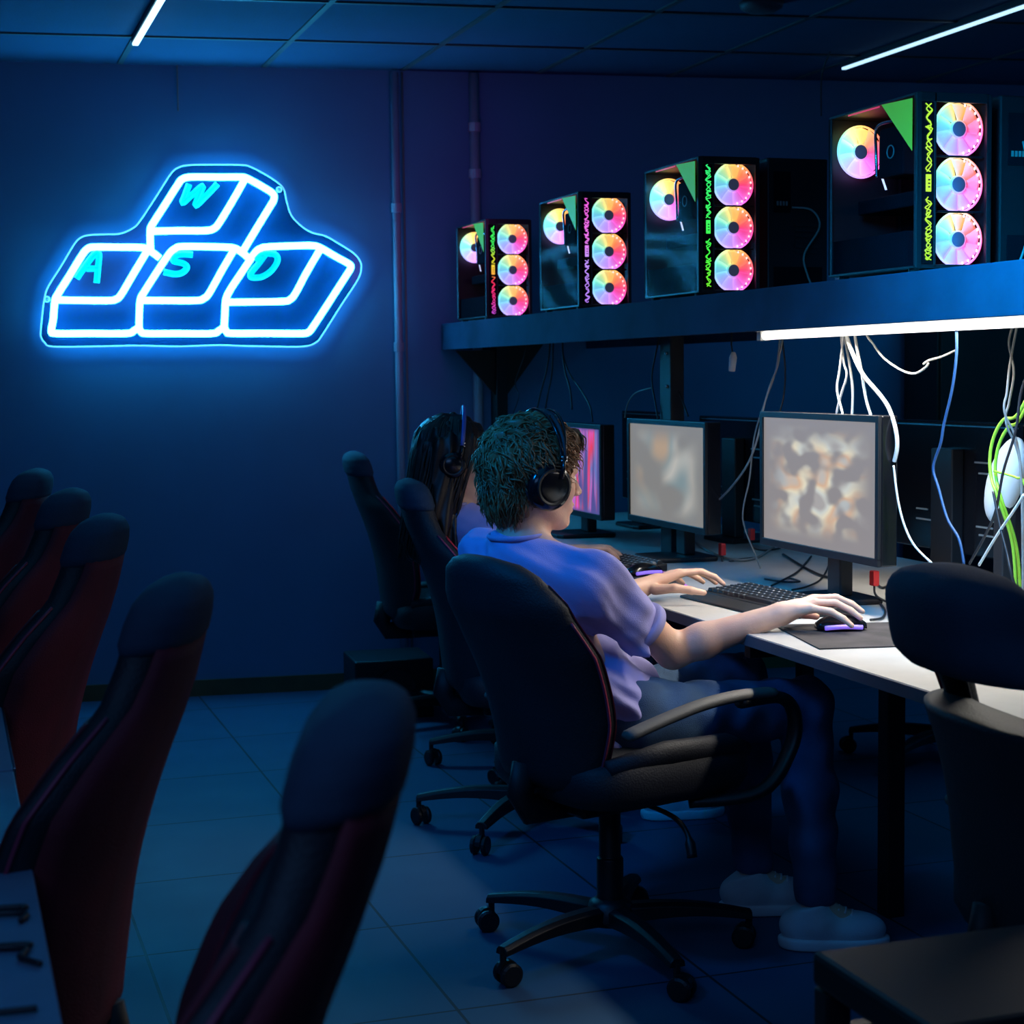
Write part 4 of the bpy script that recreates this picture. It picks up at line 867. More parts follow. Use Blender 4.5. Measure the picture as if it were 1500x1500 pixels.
# ---------------- people: smooth signed-distance bodies meshed by surface nets ----------------
class Field:
    def __init__(s, lo, hi, h):
        s.lo = np.array(lo, float); s.h = h; s.n = (np.ceil((np.array(hi)-s.lo)/h).astype(int)+1)
        s.F = np.full(s.n, 0.5, np.float32)
    def win(s, lo, hi):
        a = np.maximum(np.floor((np.array(lo)-s.lo)/s.h).astype(int), 0); b = np.minimum(np.ceil((np.array(hi)-s.lo)/s.h).astype(int)+1, s.n)
        if (b <= a).any(): return None
        ax = [(s.lo[i]+s.h*np.arange(a[i], b[i])).astype(np.float32) for i in range(3)]
        return tuple(slice(a[i], b[i]) for i in range(3)), ax[0][:, None, None], ax[1][None, :, None], ax[2][None, None, :]
    def comb(s, sl, d, k, op):
        A = s.F[sl]; d = d.astype(np.float32)
        if op == 'sub': d = -d; A2 = np.maximum(A, d); hh = np.maximum(k-np.abs(A-d), 0)/max(k, 1e-6); s.F[sl] = A2+hh*hh*k*0.25
        elif op == 'and': A2 = np.maximum(A, d); hh = np.maximum(k-np.abs(A-d), 0)/max(k, 1e-6); s.F[sl] = A2+hh*hh*k*0.25
        else: A2 = np.minimum(A, d); hh = np.maximum(k-np.abs(A-d), 0)/max(k, 1e-6); s.F[sl] = A2-hh*hh*k*0.25
    def cone(s, a, b, ra, rb, k=0.02, op='add', cut=None):
        a = np.array(a, float); b = np.array(b, float); m_ = max(ra, rb)+k+3*s.h
        w_ = s.win(np.minimum(a, b)-m_, np.maximum(a, b)+m_)
        if w_ is None: return
        sl, X, Y, Z = w_; ba = b-a; L2 = max(float(ba@ba), 1e-9)
        t = np.clip(((X-a[0])*ba[0]+(Y-a[1])*ba[1]+(Z-a[2])*ba[2])/L2, 0, 1)
        d = np.sqrt((X-a[0]-t*ba[0])**2+(Y-a[1]-t*ba[1])**2+(Z-a[2]-t*ba[2])**2)-(ra+(rb-ra)*t)
        if cut is not None:
            p, n_ = cut; d = np.maximum(d, (X-p[0])*n_[0]+(Y-p[1])*n_[1]+(Z-p[2])*n_[2])
        s.comb(sl, d, k, op)
    def chain(s, pts, rs, k=0.006, op='add', cut=None):
        for i in range(len(pts)-1): s.cone(pts[i], pts[i+1], rs[i], rs[i+1], k, op, cut)
    def ell(s, c, r, Rm=None, k=0.02, op='add', cut=None):
        # Rm columns: the ellipsoid's axes in the world
        c = np.array(c, float); r = np.array(r, float); m_ = r.max()+k+3*s.h
        w_ = s.win(c-m_, c+m_)
        if w_ is None: return
        sl, X, Y, Z = w_; x, y, z = X-c[0], Y-c[1], Z-c[2]
        if Rm is not None:
            x, y, z = (x*Rm[0, 0]+y*Rm[1, 0]+z*Rm[2, 0], x*Rm[0, 1]+y*Rm[1, 1]+z*Rm[2, 1], x*Rm[0, 2]+y*Rm[1, 2]+z*Rm[2, 2])
        k0 = np.sqrt((x/r[0])**2+(y/r[1])**2+(z/r[2])**2); k1 = np.sqrt((x/r[0]**2)**2+(y/r[1]**2)**2+(z/r[2]**2)**2)
        d = k0*(k0-1)/np.maximum(k1, 1e-6)
        if cut is not None:
            for p, n_ in (cut if isinstance(cut, list) else [cut]): d = np.maximum(d, (X-p[0])*n_[0]+(Y-p[1])*n_[1]+(Z-p[2])*n_[2])
        s.comb(sl, d, k, op)
    def plane(s, p, n_, k=0.004, lo=None, hi=None):
        # cut away everything on the side n_ points to, inside a window
        sl, X, Y, Z = s.win(lo if lo is not None else s.lo, hi if hi is not None else s.lo+s.n*s.h)
        s.comb(sl, (X-p[0])*n_[0]+(Y-p[1])*n_[1]+(Z-p[2])*n_[2]+0*X*Y*Z, k, 'and')
    def wrinkle(s, fn):
        sl, X, Y, Z = s.win(s.lo, s.lo+s.n*s.h); near = np.abs(s.F) < 0.04
        s.F = np.where(near, s.F+fn(X, Y, Z).astype(np.float32), s.F)
    def mesh(s):
        F = s.F; n = np.array(F.shape); S = F < 0
        c = np.zeros(n-1, np.int8)
        for i in (0, 1):
            for j in (0, 1):
                for k in (0, 1): c += S[i:n[0]-1+i, j:n[1]-1+j, k:n[2]-1+k]
        act = (c > 0) & (c < 8); I = np.argwhere(act); idx = np.full(act.shape, -1, np.int64); idx[act] = np.arange(len(I))
        acc = np.zeros((len(I), 3)); cnt = np.zeros(len(I))
        cor = [(i, j, k) for i in (0, 1) for j in (0, 1) for k in (0, 1)]
        val = {q: F[I[:, 0]+q[0], I[:, 1]+q[1], I[:, 2]+q[2]].astype(float) for q in cor}
        for q in cor:
            for ax in range(3):
                if q[ax] == 1: continue
                q2 = list(q); q2[ax] = 1; q2 = tuple(q2); a, b = val[q], val[q2]; mk = (a < 0) != (b < 0)
                t = np.where(mk, a/np.where(mk, a-b, 1), 0)
                pt = np.tile(np.array(q, float), (len(I), 1)); pt[:, ax] = t
                acc += pt*mk[:, None]; cnt += mk
        V = s.lo+(I+acc/cnt[:, None])*s.h; Q = []
        for ax in range(3):
            u_, v_ = [(1, 2), (2, 0), (0, 1)][ax]
            a = np.take(S, range(0, n[ax]-1), ax); b = np.take(S, range(1, n[ax]), ax)
            E = np.argwhere(a != b); ok = (E[:, u_] > 0) & (E[:, v_] > 0) & (E[:, u_] < n[u_]-1) & (E[:, v_] < n[v_]-1); E = E[ok]
            fl = a[tuple(E.T)]
            def at(du, dv):
                G_ = E.copy(); G_[:, u_] -= du; G_[:, v_] -= dv; return idx[tuple(G_.T)]
            q = np.stack([at(0, 0), at(1, 0), at(1, 1), at(0, 1)], 1); q[~fl] = q[~fl][:, ::-1]; Q.append(q)
        Q = np.concatenate(Q); Q = Q[(Q >= 0).all(1)]
        return V, Q
    def build(s, name, mt, parent, origin, sm=2):
        V, Q = s.mesh()
        for _ in range(sm):      # light Laplacian smoothing
            A = np.zeros_like(V); c = np.zeros(len(V))
            for a, b in ((0, 1), (1, 2), (2, 3), (3, 0)):
                np.add.at(A, Q[:, a], V[Q[:, b]]); np.add.at(c, Q[:, a], 1); np.add.at(A, Q[:, b], V[Q[:, a]]); np.add.at(c, Q[:, b], 1)
            V = V*0.5+0.5*A/np.maximum(c, 1)[:, None]
        me = bpy.data.meshes.new(name); V = V-np.array(origin)
        me.vertices.add(len(V)); me.vertices.foreach_set('co', V.astype(np.float32).ravel())
        me.loops.add(len(Q)*4); me.loops.foreach_set('vertex_index', Q.astype(np.int32).ravel())
        me.polygons.add(len(Q)); me.polygons.foreach_set('loop_start', np.arange(0, len(Q)*4, 4, dtype=np.int32))
        try: me.polygons.foreach_set('loop_total', np.full(len(Q), 4, np.int32))
        except Exception: pass
        me.materials.append(mt); me.update(calc_edges=True); me.validate()
        me.polygons.foreach_set('use_smooth', [True]*len(Q))
        o = bpy.data.objects.new(name, me); C.objects.link(o); o.parent = parent
        return o

def frame(yaw, pitch=0.0, roll=0.0):
    # columns: forward, left, up; pitch > 0 tips the face down
    m_ = Matrix.Rotation(yaw, 3, 'Z') @ Matrix.Rotation(pitch, 3, 'Y') @ Matrix.Rotation(roll, 3, 'X')
    return np.array(m_)
V3 = lambda *a: np.array(a, float)

def build_person(P, label):
    O = P['root']; t = thing('person', label, 'person', tuple(O))
    Rh = P['headR']; hc = P['head']; hs = P.get('hs', 1.0)
    H = lambda x, y, z: hc + Rh @ (V3(x, y, z)*hs)
    Rt = P['torsoR']                 # columns forward, left, up of the chest
    f = Field(P['lo'], P['hi'], P.get('h', 0.004))
    # torso
    nk, ch, wa, pe = P['neck'], P['chest'], P['waist'], P['pelvis']
    f.ell(pe, (0.11, 0.15, 0.11), P['pelvR'], 0.04); f.ell(wa, (0.085, 0.125, 0.13), Rt, 0.05)
    f.ell(ch, (0.095, 0.145, 0.16), Rt, 0.05)
    for S in ('R', 'L'):
        sh = P['sh'+S]; f.cone(nk+Rt@V3(0, 0, -0.015), sh+Rt@V3(0, 0, 0.0), 0.045, 0.048, 0.04)
    # neck
    f.cone(H(-0.030, 0, -0.03), nk+Rt@V3(0.0, 0, -0.03), 0.054*hs, 0.060, 0.03)
    # head
    f.ell(H(-0.014, 0, 0.036), V3(0.098, 0.077, 0.088)*hs, Rh, 0.02); f.ell(H(0.034, 0, -0.026), V3(0.058, 0.058, 0.084)*hs, Rh, 0.03)
    for s in (-1, 1):
        f.cone(H(-0.002, s*0.055, -0.050), H(0.066, s*0.014, -0.100), 0.018*hs, 0.015*hs, 0.025)
        f.ell(H(0.052, s*0.040, -0.022), V3(0.028, 0.023, 0.028)*hs, Rh, 0.02)
        f.ell(H(0.002, s*0.078, -0.010), V3(0.018, 0.008, 0.030)*hs, Rh, 0.006)
    f.cone(H(0.083, 0.026, 0.022), H(0.083, -0.026, 0.022), 0.012*hs, 0.012*hs, 0.016)
    f.ell(H(0.078, 0, -0.098), V3(0.018, 0.020, 0.017)*hs, Rh, 0.015)
    f.ell(H(0.074, 0, -0.062), V3(0.024, 0.032, 0.026)*hs, Rh, 0.014)
    for s in (-1, 1): f.ell(H(0.092, s*0.034, 0.003), V3(0.014, 0.018, 0.0105)*hs, Rh, 0.008, 'sub')
    for s in (-1, 1): f.ell(H(0.0755, s*0.031, 0.002), V3(0.0125, 0.0135, 0.0115)*hs, Rh, 0.004)
    f.chain([H(0.090, 0, 0.014), H(0.102, 0, -0.008), H(0.116, 0, -0.028)], [0.0075*hs, 0.008*hs, 0.0095*hs], 0.010)
    for s in (-1, 1): f.ell(H(0.103, s*0.011, -0.032), V3(0.010, 0.007, 0.007)*hs, Rh, 0.007)
    f.ell(H(0.0945, 0, -0.0575), V3(0.0085, 0.021, 0.0062)*hs, Rh, 0.004); f.ell(H(0.093, 0, -0.0715), V3(0.0085, 0.019, 0.007)*hs, Rh, 0.004)
    f.ell(H(0.104, 0, -0.0648), V3(0.010, 0.022, 0.0016)*hs, Rh, 0.003, 'sub')
    # arms and hands
    for S in ('R', 'L'):
        sh, el, wr = P['sh'+S], P['el'+S], P['wr'+S]
        f.cone(sh, el, 0.050, 0.040, 0.03)
        mid = wr*0.0 + el + (wr-el)*0.28
        f.chain([el, mid, wr], [0.040, 0.041, 0.0265], 0.02)
        hd = P['hand'+S]
        kn = hd['kn']; palm_c = sum(kn)/4
        for q in kn: f.cone(wr+(q-wr)*0.12, q, 0.017, 0.0115, 0.012)
        f.cone(wr, wr+(palm_c-wr)*0.5, 0.024, 0.020, 0.014)
        for fg in hd['fingers']: f.chain(fg, [0.0100, 0.0090, 0.0082, 0.0070][:len(fg)], 0.0035)
        f.chain(hd['thumb'], [0.0150, 0.0125, 0.0105, 0.0085][:len(hd['thumb'])], 0.006)
    # legs
    for S in ('R', 'L'):
        hp, kn, an, to = P['hip'+S], P['knee'+S], P['ank'+S], P['toe'+S]
        f.cone(hp, kn, 0.080, 0.052, 0.04); f.chain([kn, kn+(an-kn)*0.35, an], [0.050, 0.052, 0.034], 0.02); f.cone(an, an*0.35+to*0.65-V3(0, 0, 0.01), 0.032, 0.028, 0.02)
    body = f.build('body', M['skin'], t, O)
    del f
    # eyes
    for s in (-1, 1):
        q = MB(); c = H(0.0775, s*0.0315, 0.002)-O; q.sphere(tuple(c), 0.0118*hs, 14, 10); e = q.build('eye', M['eyew'], body, smooth=True)
        q = MB(); c = H(0.0865, s*0.0315, 0.002)-O; q.sphere(tuple(c), 0.0045*hs, 10, 8); q.build('iris', M['iris'], e, smooth=True)
    # shirt
    f = Field(P['lo'], P['hi'], P.get('hc', 0.0045))
    e = 0.018
    f.ell(wa-Rt@V3(0, 0, 0.03), (0.105, 0.145, 0.15), Rt, 0.05); f.ell(ch, (0.095+e, 0.148+e, 0.16+e), Rt, 0.05)
    f.ell(pe+P['pelvR']@V3(-0.0, 0, 0.03), (0.125, 0.165, 0.10), P['pelvR'], 0.05)
    f.ell(wa+Rt@V3(0.05, 0, -0.05), (0.07, 0.12, 0.11), Rt, 0.05)
    for S in ('R', 'L'):
        sh, el = P['sh'+S], P['el'+S]; sg = 1 if S == 'L' else -1
        f.cone(nk+Rt@V3(-0.01, 0, -0.03), sh+Rt@V3(0, 0, 0.004), 0.058, 0.060, 0.04)
        d = (el-sh)/np.linalg.norm(el-sh); end = sh+(el-sh)*P['sleeve']
        f.cone(sh, end+d*0.05-V3(0, 0, 0.012), 0.064, 0.068, 0.035, cut=(end, d))
    nR = Rt@V3(0.36, 0, 1.0); nR = nR/np.linalg.norm(nR)
    f.plane(nk+Rt@V3(0, 0, 0.012), nR, 0.004, nk-0.16, nk+V3(0.16, 0.16, 0.25))
    f.plane(pe-P['pelvR']@V3(0, 0, 0.055), -(P['pelvR']@V3(0.25, 0, 1.0)), 0.004, pe-0.30, pe+V3(0.30, 0.30, 0.2))
    w1 = P.get('wr_amp', 0.0035)
    def wr_fn(X, Y, Z):
        r1 = np.sin(38*Z+26*X-11*Y+2.2*np.sin(14*Y+9*X)); r2 = np.sin(55*X+34*Y+30*Z+1.8*np.sin(21*Z+5))
        r3 = np.sin(24*X-42*Z+17*Y+2.5*np.sin(11*X+7*Y)); low = np.clip((nk[2]-0.10-Z)/0.25, 0, 1)
        return w1*(0.9*r1*np.abs(r1)+0.35*r2+0.0*Z) * (0.8+1.2*low) + w1*1.3*low*r3*np.abs(r3)
    f.wrinkle(wr_fn)
    shirt = f.build('t_shirt', M['shirt'], t, O, sm=2); del f
    # neck ribbing
    ax_u = Rt@V3(1, 0, -0.36); ax_u /= np.linalg.norm(ax_u); ax_v = Rt@V3(0, 1, 0); cn = nk+Rt@V3(-0.004, 0, 0.009)
    ring = [Vector(cn+ax_u*0.066*math.cos(a)+ax_v*0.070*math.sin(a)-O) for a in [2*math.pi*k/48 for k in range(48)]]
    q = MB(); q.tube(ring, 0.0048, 10, closed=True, flat=1.3); q.build('neck_rib', M['rib'], shirt, smooth=True)
    for S in ('R', 'L'):
        sh, el = P['sh'+S], P['el'+S]; d = (el-sh)/np.linalg.norm(el-sh); end = sh+(el-sh)*P['sleeve']-V3(0, 0, 0.010)-d*0.006
        T = Matrix.Translation(Vector(end-O)) @ Vector(d).to_track_quat('Z', 'Y').to_matrix().to_4x4()
        q = MB(T); q.lathe([(0.045, 0.004), (0.0665, 0.004), (0.0690, 0.0), (0.0690, -0.012), (0.0665, -0.020), (0.045, -0.020)], n=40); q.build('sleeve_hem', M['rib'], shirt, smooth=True)
    # trousers
    f = Field(P['lo'], P['hi'], P.get('hc', 0.0045))
    f.ell(pe-P['pelvR']@V3(0, 0, 0.01), (0.125, 0.160, 0.105), P['pelvR'], 0.04)
    for S in ('R', 'L'):
        hp, kn, an = P['hip'+S], P['knee'+S], P['ank'+S]
        f.cone(hp, kn, 0.092, 0.068, 0.04); f.chain([kn, kn+(an-kn)*0.4, an+(kn-an)*0.06], [0.066, 0.064, 0.050], 0.02)
    f.wrinkle(lambda X, Y, Z: 0.004*np.sin(70*X+20*Z+3*np.sin(20*Y+12*Z))*np.abs(np.sin(9*X+11*Y)) + 0.002*np.sin(60*Z+25*Y+2*np.sin(30*X)))
    for S in ('R', 'L'): f.plane(P['ank'+S]+V3(0, 0, 0.012), V3(0, 0, -1), 0.003, P['ank'+S]-V3(0.12, 0.09, 0.12), P['ank'+S]+V3(0.12, 0.09, 0.03))
    f.build('jeans', M['jeans'], t, O); del f
    # shoes
    for S in ('R', 'L'):
        an, to = P['ank'+S], P['toe'+S]; d = to-an; d[2] = 0; d /= np.linalg.norm(d); n_ = V3(-d[1], d[0], 0); fl = V3(an[0], an[1], 0)
        Rs = np.stack([d, n_, V3(0, 0, 1)], 1)
        f = Field(fl-0.25, fl+0.30, 0.0035)
        W_ = lambda x, y, z: fl+d*x+n_*y+V3(0, 0, z)
        f.ell(W_(-0.02, 0, 0.055), (0.070, 0.042, 0.052), Rs, 0.03); f.ell(W_(0.078, 0, 0.045), (0.088, 0.047, 0.044), Rs, 0.03); f.cone(W_(0.0, 0, 0.07), W_(-0.012, 0, 0.105), 0.048, 0.045, 0.02)
        f.plane(W_(0, 0, 0.012), V3(0, 0, -1), 0.002); f.plane(W_(0, 0, 0.115)+d*0, (V3(0, 0, 1)-d*0.35)/1.06, 0.006)
        sh_ = f.build('shoe', M['shoe'], t, O); del f
        f = Field(fl-0.25, fl+0.30, 0.0035); f.ell(W_(-0.018, 0, 0.02), (0.075, 0.045, 0.05), Rs, 0.03); f.ell(W_(0.078, 0, 0.02), (0.097, 0.051, 0.05), Rs, 0.03)
        f.plane(W_(0, 0, 0.030), V3(0, 0, 1), 0.003); f.plane(W_(0, 0, 0.001), V3(0, 0, -1), 0.002); f.build('sole', M['sole'], sh_, O*0+O); del f
        q = MB()
        for k in range(5):
            x = 0.048+0.016*k; z = 0.100-0.006*k
            q.tube([Vector(W_(x, -0.022, z-0.004)-O), Vector(W_(x+0.006, 0, z+0.003)-O), Vector(W_(x, 0.022, z-0.004)-O)], 0.0025, 6)
        q.build('laces', M['sole'], sh_, smooth=True)
    return t, body, H

def locks(q, H, hs, n, seed, region, ln, curl, rad, grav, out0=0.004, center=(-0.012, 0, 0.03), rr=(0.106, 0.085, 0.098), flow=None):
    rnd = random.Random(seed); c0 = V3(*center)
    k = 0; tries = 0
    while k < n and tries < n*40:
        tries += 1
        d = V3(rnd.gauss(0, 1), rnd.gauss(0, 1), rnd.gauss(0, 1)); d /= np.linalg.norm(d)
        p = c0+d*V3(*rr)
        if not region(p): continue
        k += 1
        fw = flow(p, rnd) if flow else V3(0, 0, -1)
        fw = fw-d*(fw@d)*0.8; fw /= max(np.linalg.norm(fw), 1e-6)
        side = np.cross(d, fw); L_ = ln*(0.6+0.8*rnd.random()); ph = rnd.random()*6.28; cu = curl*(0.5+rnd.random())
        pts = []; cur = p-d*0.006
        steps = 8; lift = rnd.uniform(0.0, 0.5)
        for i in range(steps+1):
            u_ = i/steps; pts.append(cur+d*out0*math.sin(u_*2.6)+side*cu*math.sin(ph+u_*5.5)+d*cu*0.6*math.cos(ph+u_*5.5))
            step = fw*(L_/steps)+d*(L_/steps)*lift*(1-u_*1.4)+V3(0, 0, -grav*u_*L_/steps)
            cur = cur+step
            # stay outside the skull
            v = (cur-c0)/V3(*rr); m_ = np.linalg.norm(v)
            if m_ < 1.0 and cur[2] > -0.03: cur = c0+(cur-c0)/m_
        r0 = rad*(0.6+0.7*rnd.random())
        q.tube([Vector(H(*p_)) for p_ in pts], [r0*0.8, r0, r0, r0, r0*.9, r0*.75, r0*.55, r0*.35, r0*.12], 5, cap=True, flat=0.6)

# ----- the boy in front -----
yt = R(26)
tilt = R(-24)
Rt = frame(yt, tilt)
Rp = frame(R(16), R(-30))
boy = dict(root=V3(1.50, 3.74, 0.0), h=0.004, hs=1.04,
 head=V3(1.340, 3.835, 1.130), headR=frame(R(9), R(4), R(3)),
 neck=V3(1.298, 3.835, 0.990), chest=V3(1.338, 3.835, 0.820), waist=V3(1.405, 3.80, 0.665), pelvis=V3(1.50, 3.745, 0.560),
 torsoR=Rt, pelvR=Rp,
 shR=V3(1.425, 3.665, 0.893), elR=V3(1.635, 3.700, 0.715), wrR=V3(1.872, 3.605, 0.803),
 shL=V3(1.262, 3.995, 0.925), elL=V3(1.50, 4.13, 0.762), wrL=V3(1.755, 4.195, 0.800),
 hipR=V3(1.54, 3.655, 0.560), kneeR=V3(1.965, 3.655, 0.565), ankR=V3(1.945, 3.560, 0.095), toeR=V3(2.11, 3.50, 0.03),
 hipL=V3(1.56, 3.845, 0.560), kneeL=V3(1.935, 3.955, 0.585), ankL=V3(1.925, 3.850, 0.095), toeL=V3(2.09, 3.81, 0.03),
 sleeve=0.64, lo=V3(0.98, 3.38, -0.02), hi=V3(2.30, 4.40, 1.32), wr_amp=0.0095)
# right hand over the mouse: wrist, knuckles index..little, then the fingers
boy['handR'] = dict(kn=[V3(1.972, 3.628, 0.832), V3(1.962, 3.600, 0.836), V3(1.946, 3.573, 0.830), V3(1.926, 3.550, 0.820)],
 fingers=[[V3(1.972, 3.628, 0.832), V3(2.018, 3.626, 0.832), V3(2.048, 3.615, 0.812), V3(2.066, 3.606, 0.796)],
          [V3(1.962, 3.600, 0.836), V3(2.010, 3.588, 0.838), V3(2.044, 3.573, 0.822), V3(2.066, 3.560, 0.804)],
          [V3(1.946, 3.573, 0.830), V3(1.990, 3.556, 0.830), V3(2.022, 3.540, 0.812), V3(2.042, 3.528, 0.794)],
          [V3(1.926, 3.550, 0.820), V3(1.962, 3.526, 0.814), V3(1.986, 3.510, 0.798), V3(2.002, 3.499, 0.782)]],
 thumb=[V3(1.895, 3.625, 0.805), V3(1.930, 3.655, 0.800), V3(1.965, 3.662, 0.790), V3(1.995, 3.655, 0.783)])
boy['handL'] = dict(kn=[V3(1.872, 4.178, 0.838), V3(1.876, 4.204, 0.838), V3(1.870, 4.232, 0.832), V3(1.858, 4.256, 0.822)],
 fingers=[[V3(1.872, 4.178, 0.838), V3(1.928, 4.172, 0.842), V3(1.965, 4.165, 0.826), V3(1.988, 4.158, 0.806)],
          [V3(1.876, 4.204, 0.838), V3(1.932, 4.206, 0.838), V3(1.968, 4.205, 0.820), V3(1.986, 4.203, 0.804)],
          [V3(1.870, 4.232, 0.832), V3(1.920, 4.244, 0.830), V3(1.952, 4.248, 0.814), V3(1.970, 4.250, 0.802)],
          [V3(1.858, 4.256, 0.822), V3(1.894, 4.276, 0.818), V3(1.916, 4.288, 0.806), V3(1.930, 4.294, 0.796)]],
 thumb=[V3(1.790, 4.165, 0.800), V3(1.832, 4.130, 0.806), V3(1.870, 4.110, 0.800), V3(1.902, 4.098, 0.794)])
bt, bbody, BH = build_person(boy, 'boy with short wavy brown hair, lavender t-shirt and jeans, gaming at the nearest monitor')
O = boy['root']; Hl = lambda x, y, z: BH(x, y, z)-O
# his hair: a cap following the skull and many curled locks
Rh = boy['headR']; hc = boy['head']; hs = boy['hs']
f = Field(hc-0.19, hc+0.19, 0.003)
cutn = Rh@V3(0.86, 0, -0.51); cutp = hc+cutn*0.026*hs
napen = Rh@V3(0.35, 0, -0.937); napep = hc+Rh@V3(-0.06, 0, -0.105)*hs
f.ell(BH(-0.020, 0, 0.045), V3(0.116, 0.093, 0.100)*hs, Rh, 0.02, cut=[(cutp, cutn)])
f.ell(BH(-0.062, 0, -0.030), V3(0.062, 0.070, 0.075)*hs, Rh, 0.03, cut=[(cutp, cutn), (napep, napen)])
f.ell(BH(0.060, 0, 0.090), V3(0.034, 0.058, 0.024)*hs, Rh, 0.015)
f.wrinkle(lambda X, Y, Z: 0.0055*np.sin(95*X+60*Z+3*np.sin(60*Y))+0.005*np.sin(110*Y+70*Z+3*np.sin(50*X+40*Z)))
hair = f.build('hair', M['hair'], bt, O, sm=1); del f
q = MB()
reg = lambda p: (p[0]*0.86-p[2]*0.51 < 0.006) and p[2] > -0.060 and not (abs(p[1]) > 0.055 and p[2] < 0.01 and p[0] > -0.045)
flow = lambda p, rnd: V3(0.25+0.5*(p[0] > 0.0)+rnd.gauss(0, .35), rnd.gauss(0, .4)+1.2*p[1]*3, -0.9+0.6*(p[2] > 0.10)+rnd.gauss(0, .3))
locks(q, Hl, hs, 1700, 3, reg, 0.044, 0.0075, 0.0032, 0.20, out0=0.005, center=(-0.020, 0, 0.040), rr=(0.114, 0.091, 0.098), flow=flow)
reg2 = lambda p: p[0] < -0.055 and -0.088 < p[2] < 0.01
locks(q, Hl, hs, 380, 8, reg2, 0.036, 0.005, 0.0030, 0.3, out0=0.003, center=(-0.062, 0, -0.030), rr=(0.063, 0.069, 0.072))
# fringe swept over the forehead
rnd = random.Random(9)
for k in range(110):
    y = rnd.uniform(-0.040, 0.055); a = rnd.uniform(0, 1)
    p = [V3(0.045+0.02*a, y, 0.118-0.01*a), V3(0.078, y*1.05-0.004, 0.112), V3(0.091, y*1.1-0.006, 0.092+rnd.uniform(-.005, .006)), V3(0.0905, y*1.12-0.010, 0.078+rnd.uniform(-.012, .008))]
    p = [Vector(Hl(*(x_*V3(1, 1, 1)+V3(rnd.gauss(0, .003), rnd.gauss(0, .004), rnd.gauss(0, .003))))) for x_ in p]
    q.tube(spline(p, 4), [0.003]*9+[0.0022, 0.0018, 0.0012, 0.0005], 5, flat=0.6)
q.build('hair_locks', M['hair'], hair, smooth=True)

def make_headphones(H, hs, hc, Rh, label, band_mat, tiltf=0.02, cupr=0.044, wide=False):
    t = thing('headphones', label, 'headphones', tuple(hc))
    L = lambda x, y, z: Vector(H(x, y, z)-hc)
    top = 0.152
    for s in (-1, 1):
        c = H(-0.014, s*0.096, -0.010)-hc; ax = Rh@V3(0.05, s*1.0, 0.0)
        T = Matrix.Translation(Vector(c)) @ Vector(ax).to_track_quat('Z', 'Y').to_matrix().to_4x4()
        q = MB(T); q.lathe([(0.0, 0.022), (cupr*0.55, 0.021), (cupr*0.88, 0.015), (cupr, 0.004), (cupr, -0.006), (cupr*0.9, -0.010), (0, -0.010)], n=32); cu = q.build('ear_cup', M['blackg'], t, smooth=True)
        q = MB(T); q.lathe([(cupr*0.70, 0.0195), (cupr*0.74, 0.0215), (cupr*0.78, 0.0185)], n=32); q.build('cup_ring', M['black'], cu, smooth=True)
        q = MB(T); q.tube([(cupr*0.74*math.cos(a), cupr*0.74*math.sin(a), -0.017) for a in [2*math.pi*k/28 for k in range(28)]], 0.013, 10, closed=True); q.build('ear_pad', M['leather'], cu, smooth=True)
        q = MB(T); q.box(-0.006, 0.006, 0.0, 0.0, 0.0, 0.0) if False else None
        q = MB(); q.tube([L(0.004+tiltf*0.3, s*0.112, 0.010), L(0.008+tiltf*0.6, s*0.112, 0.035), L(0.010+tiltf, s*0.107, 0.062)], [0.011, 0.010, 0.007], 10, flat=0.6); yk = q.build('yoke', M['blackg'], t, smooth=True)
        q = MB()
        for z in (0.050, 0.058): q.tube([L(0.010+tiltf-0.008, s*0.110, z), L(0.010+tiltf+0.008, s*0.110, z)], 0.0035, 6)
        q.build('slider_rings', M['steel'], yk, smooth=True)
    def arc(dx, r_y, r_z, z0=0.05): return [L(0.010+tiltf+dx*math.sin(math.pi*k/24), r_y*math.cos(math.pi*k/24), z0+r_z*math.sin(math.pi*k/24)) for k in range(25)]
    if wide:
        q = MB(); q.tube(arc(0.0, 0.108, 0.104), 0.016, 10, flat=0.35, up=(1, 0, 0)); q.build('headband', band_mat, t, smooth=True)
    else:
        for dx in (-0.022, 0.014):
            q = MB(); q.tube(arc(dx, 0.109, 0.108), 0.0034, 8); q.build('headband_wire', M['blackg'], t, smooth=True)
        q = MB(); q.tube(arc(-0.004, 0.100, 0.094), 0.017, 10, flat=0.30, up=(1, 0, 0)); q.build('headband_strap', M['leather'], t, smooth=True)
    return t
make_headphones(BH, hs, hc, Rh, 'black over-ear headphones on the front boy\'s head', M['blackg'], tiltf=0.0, cupr=0.057)

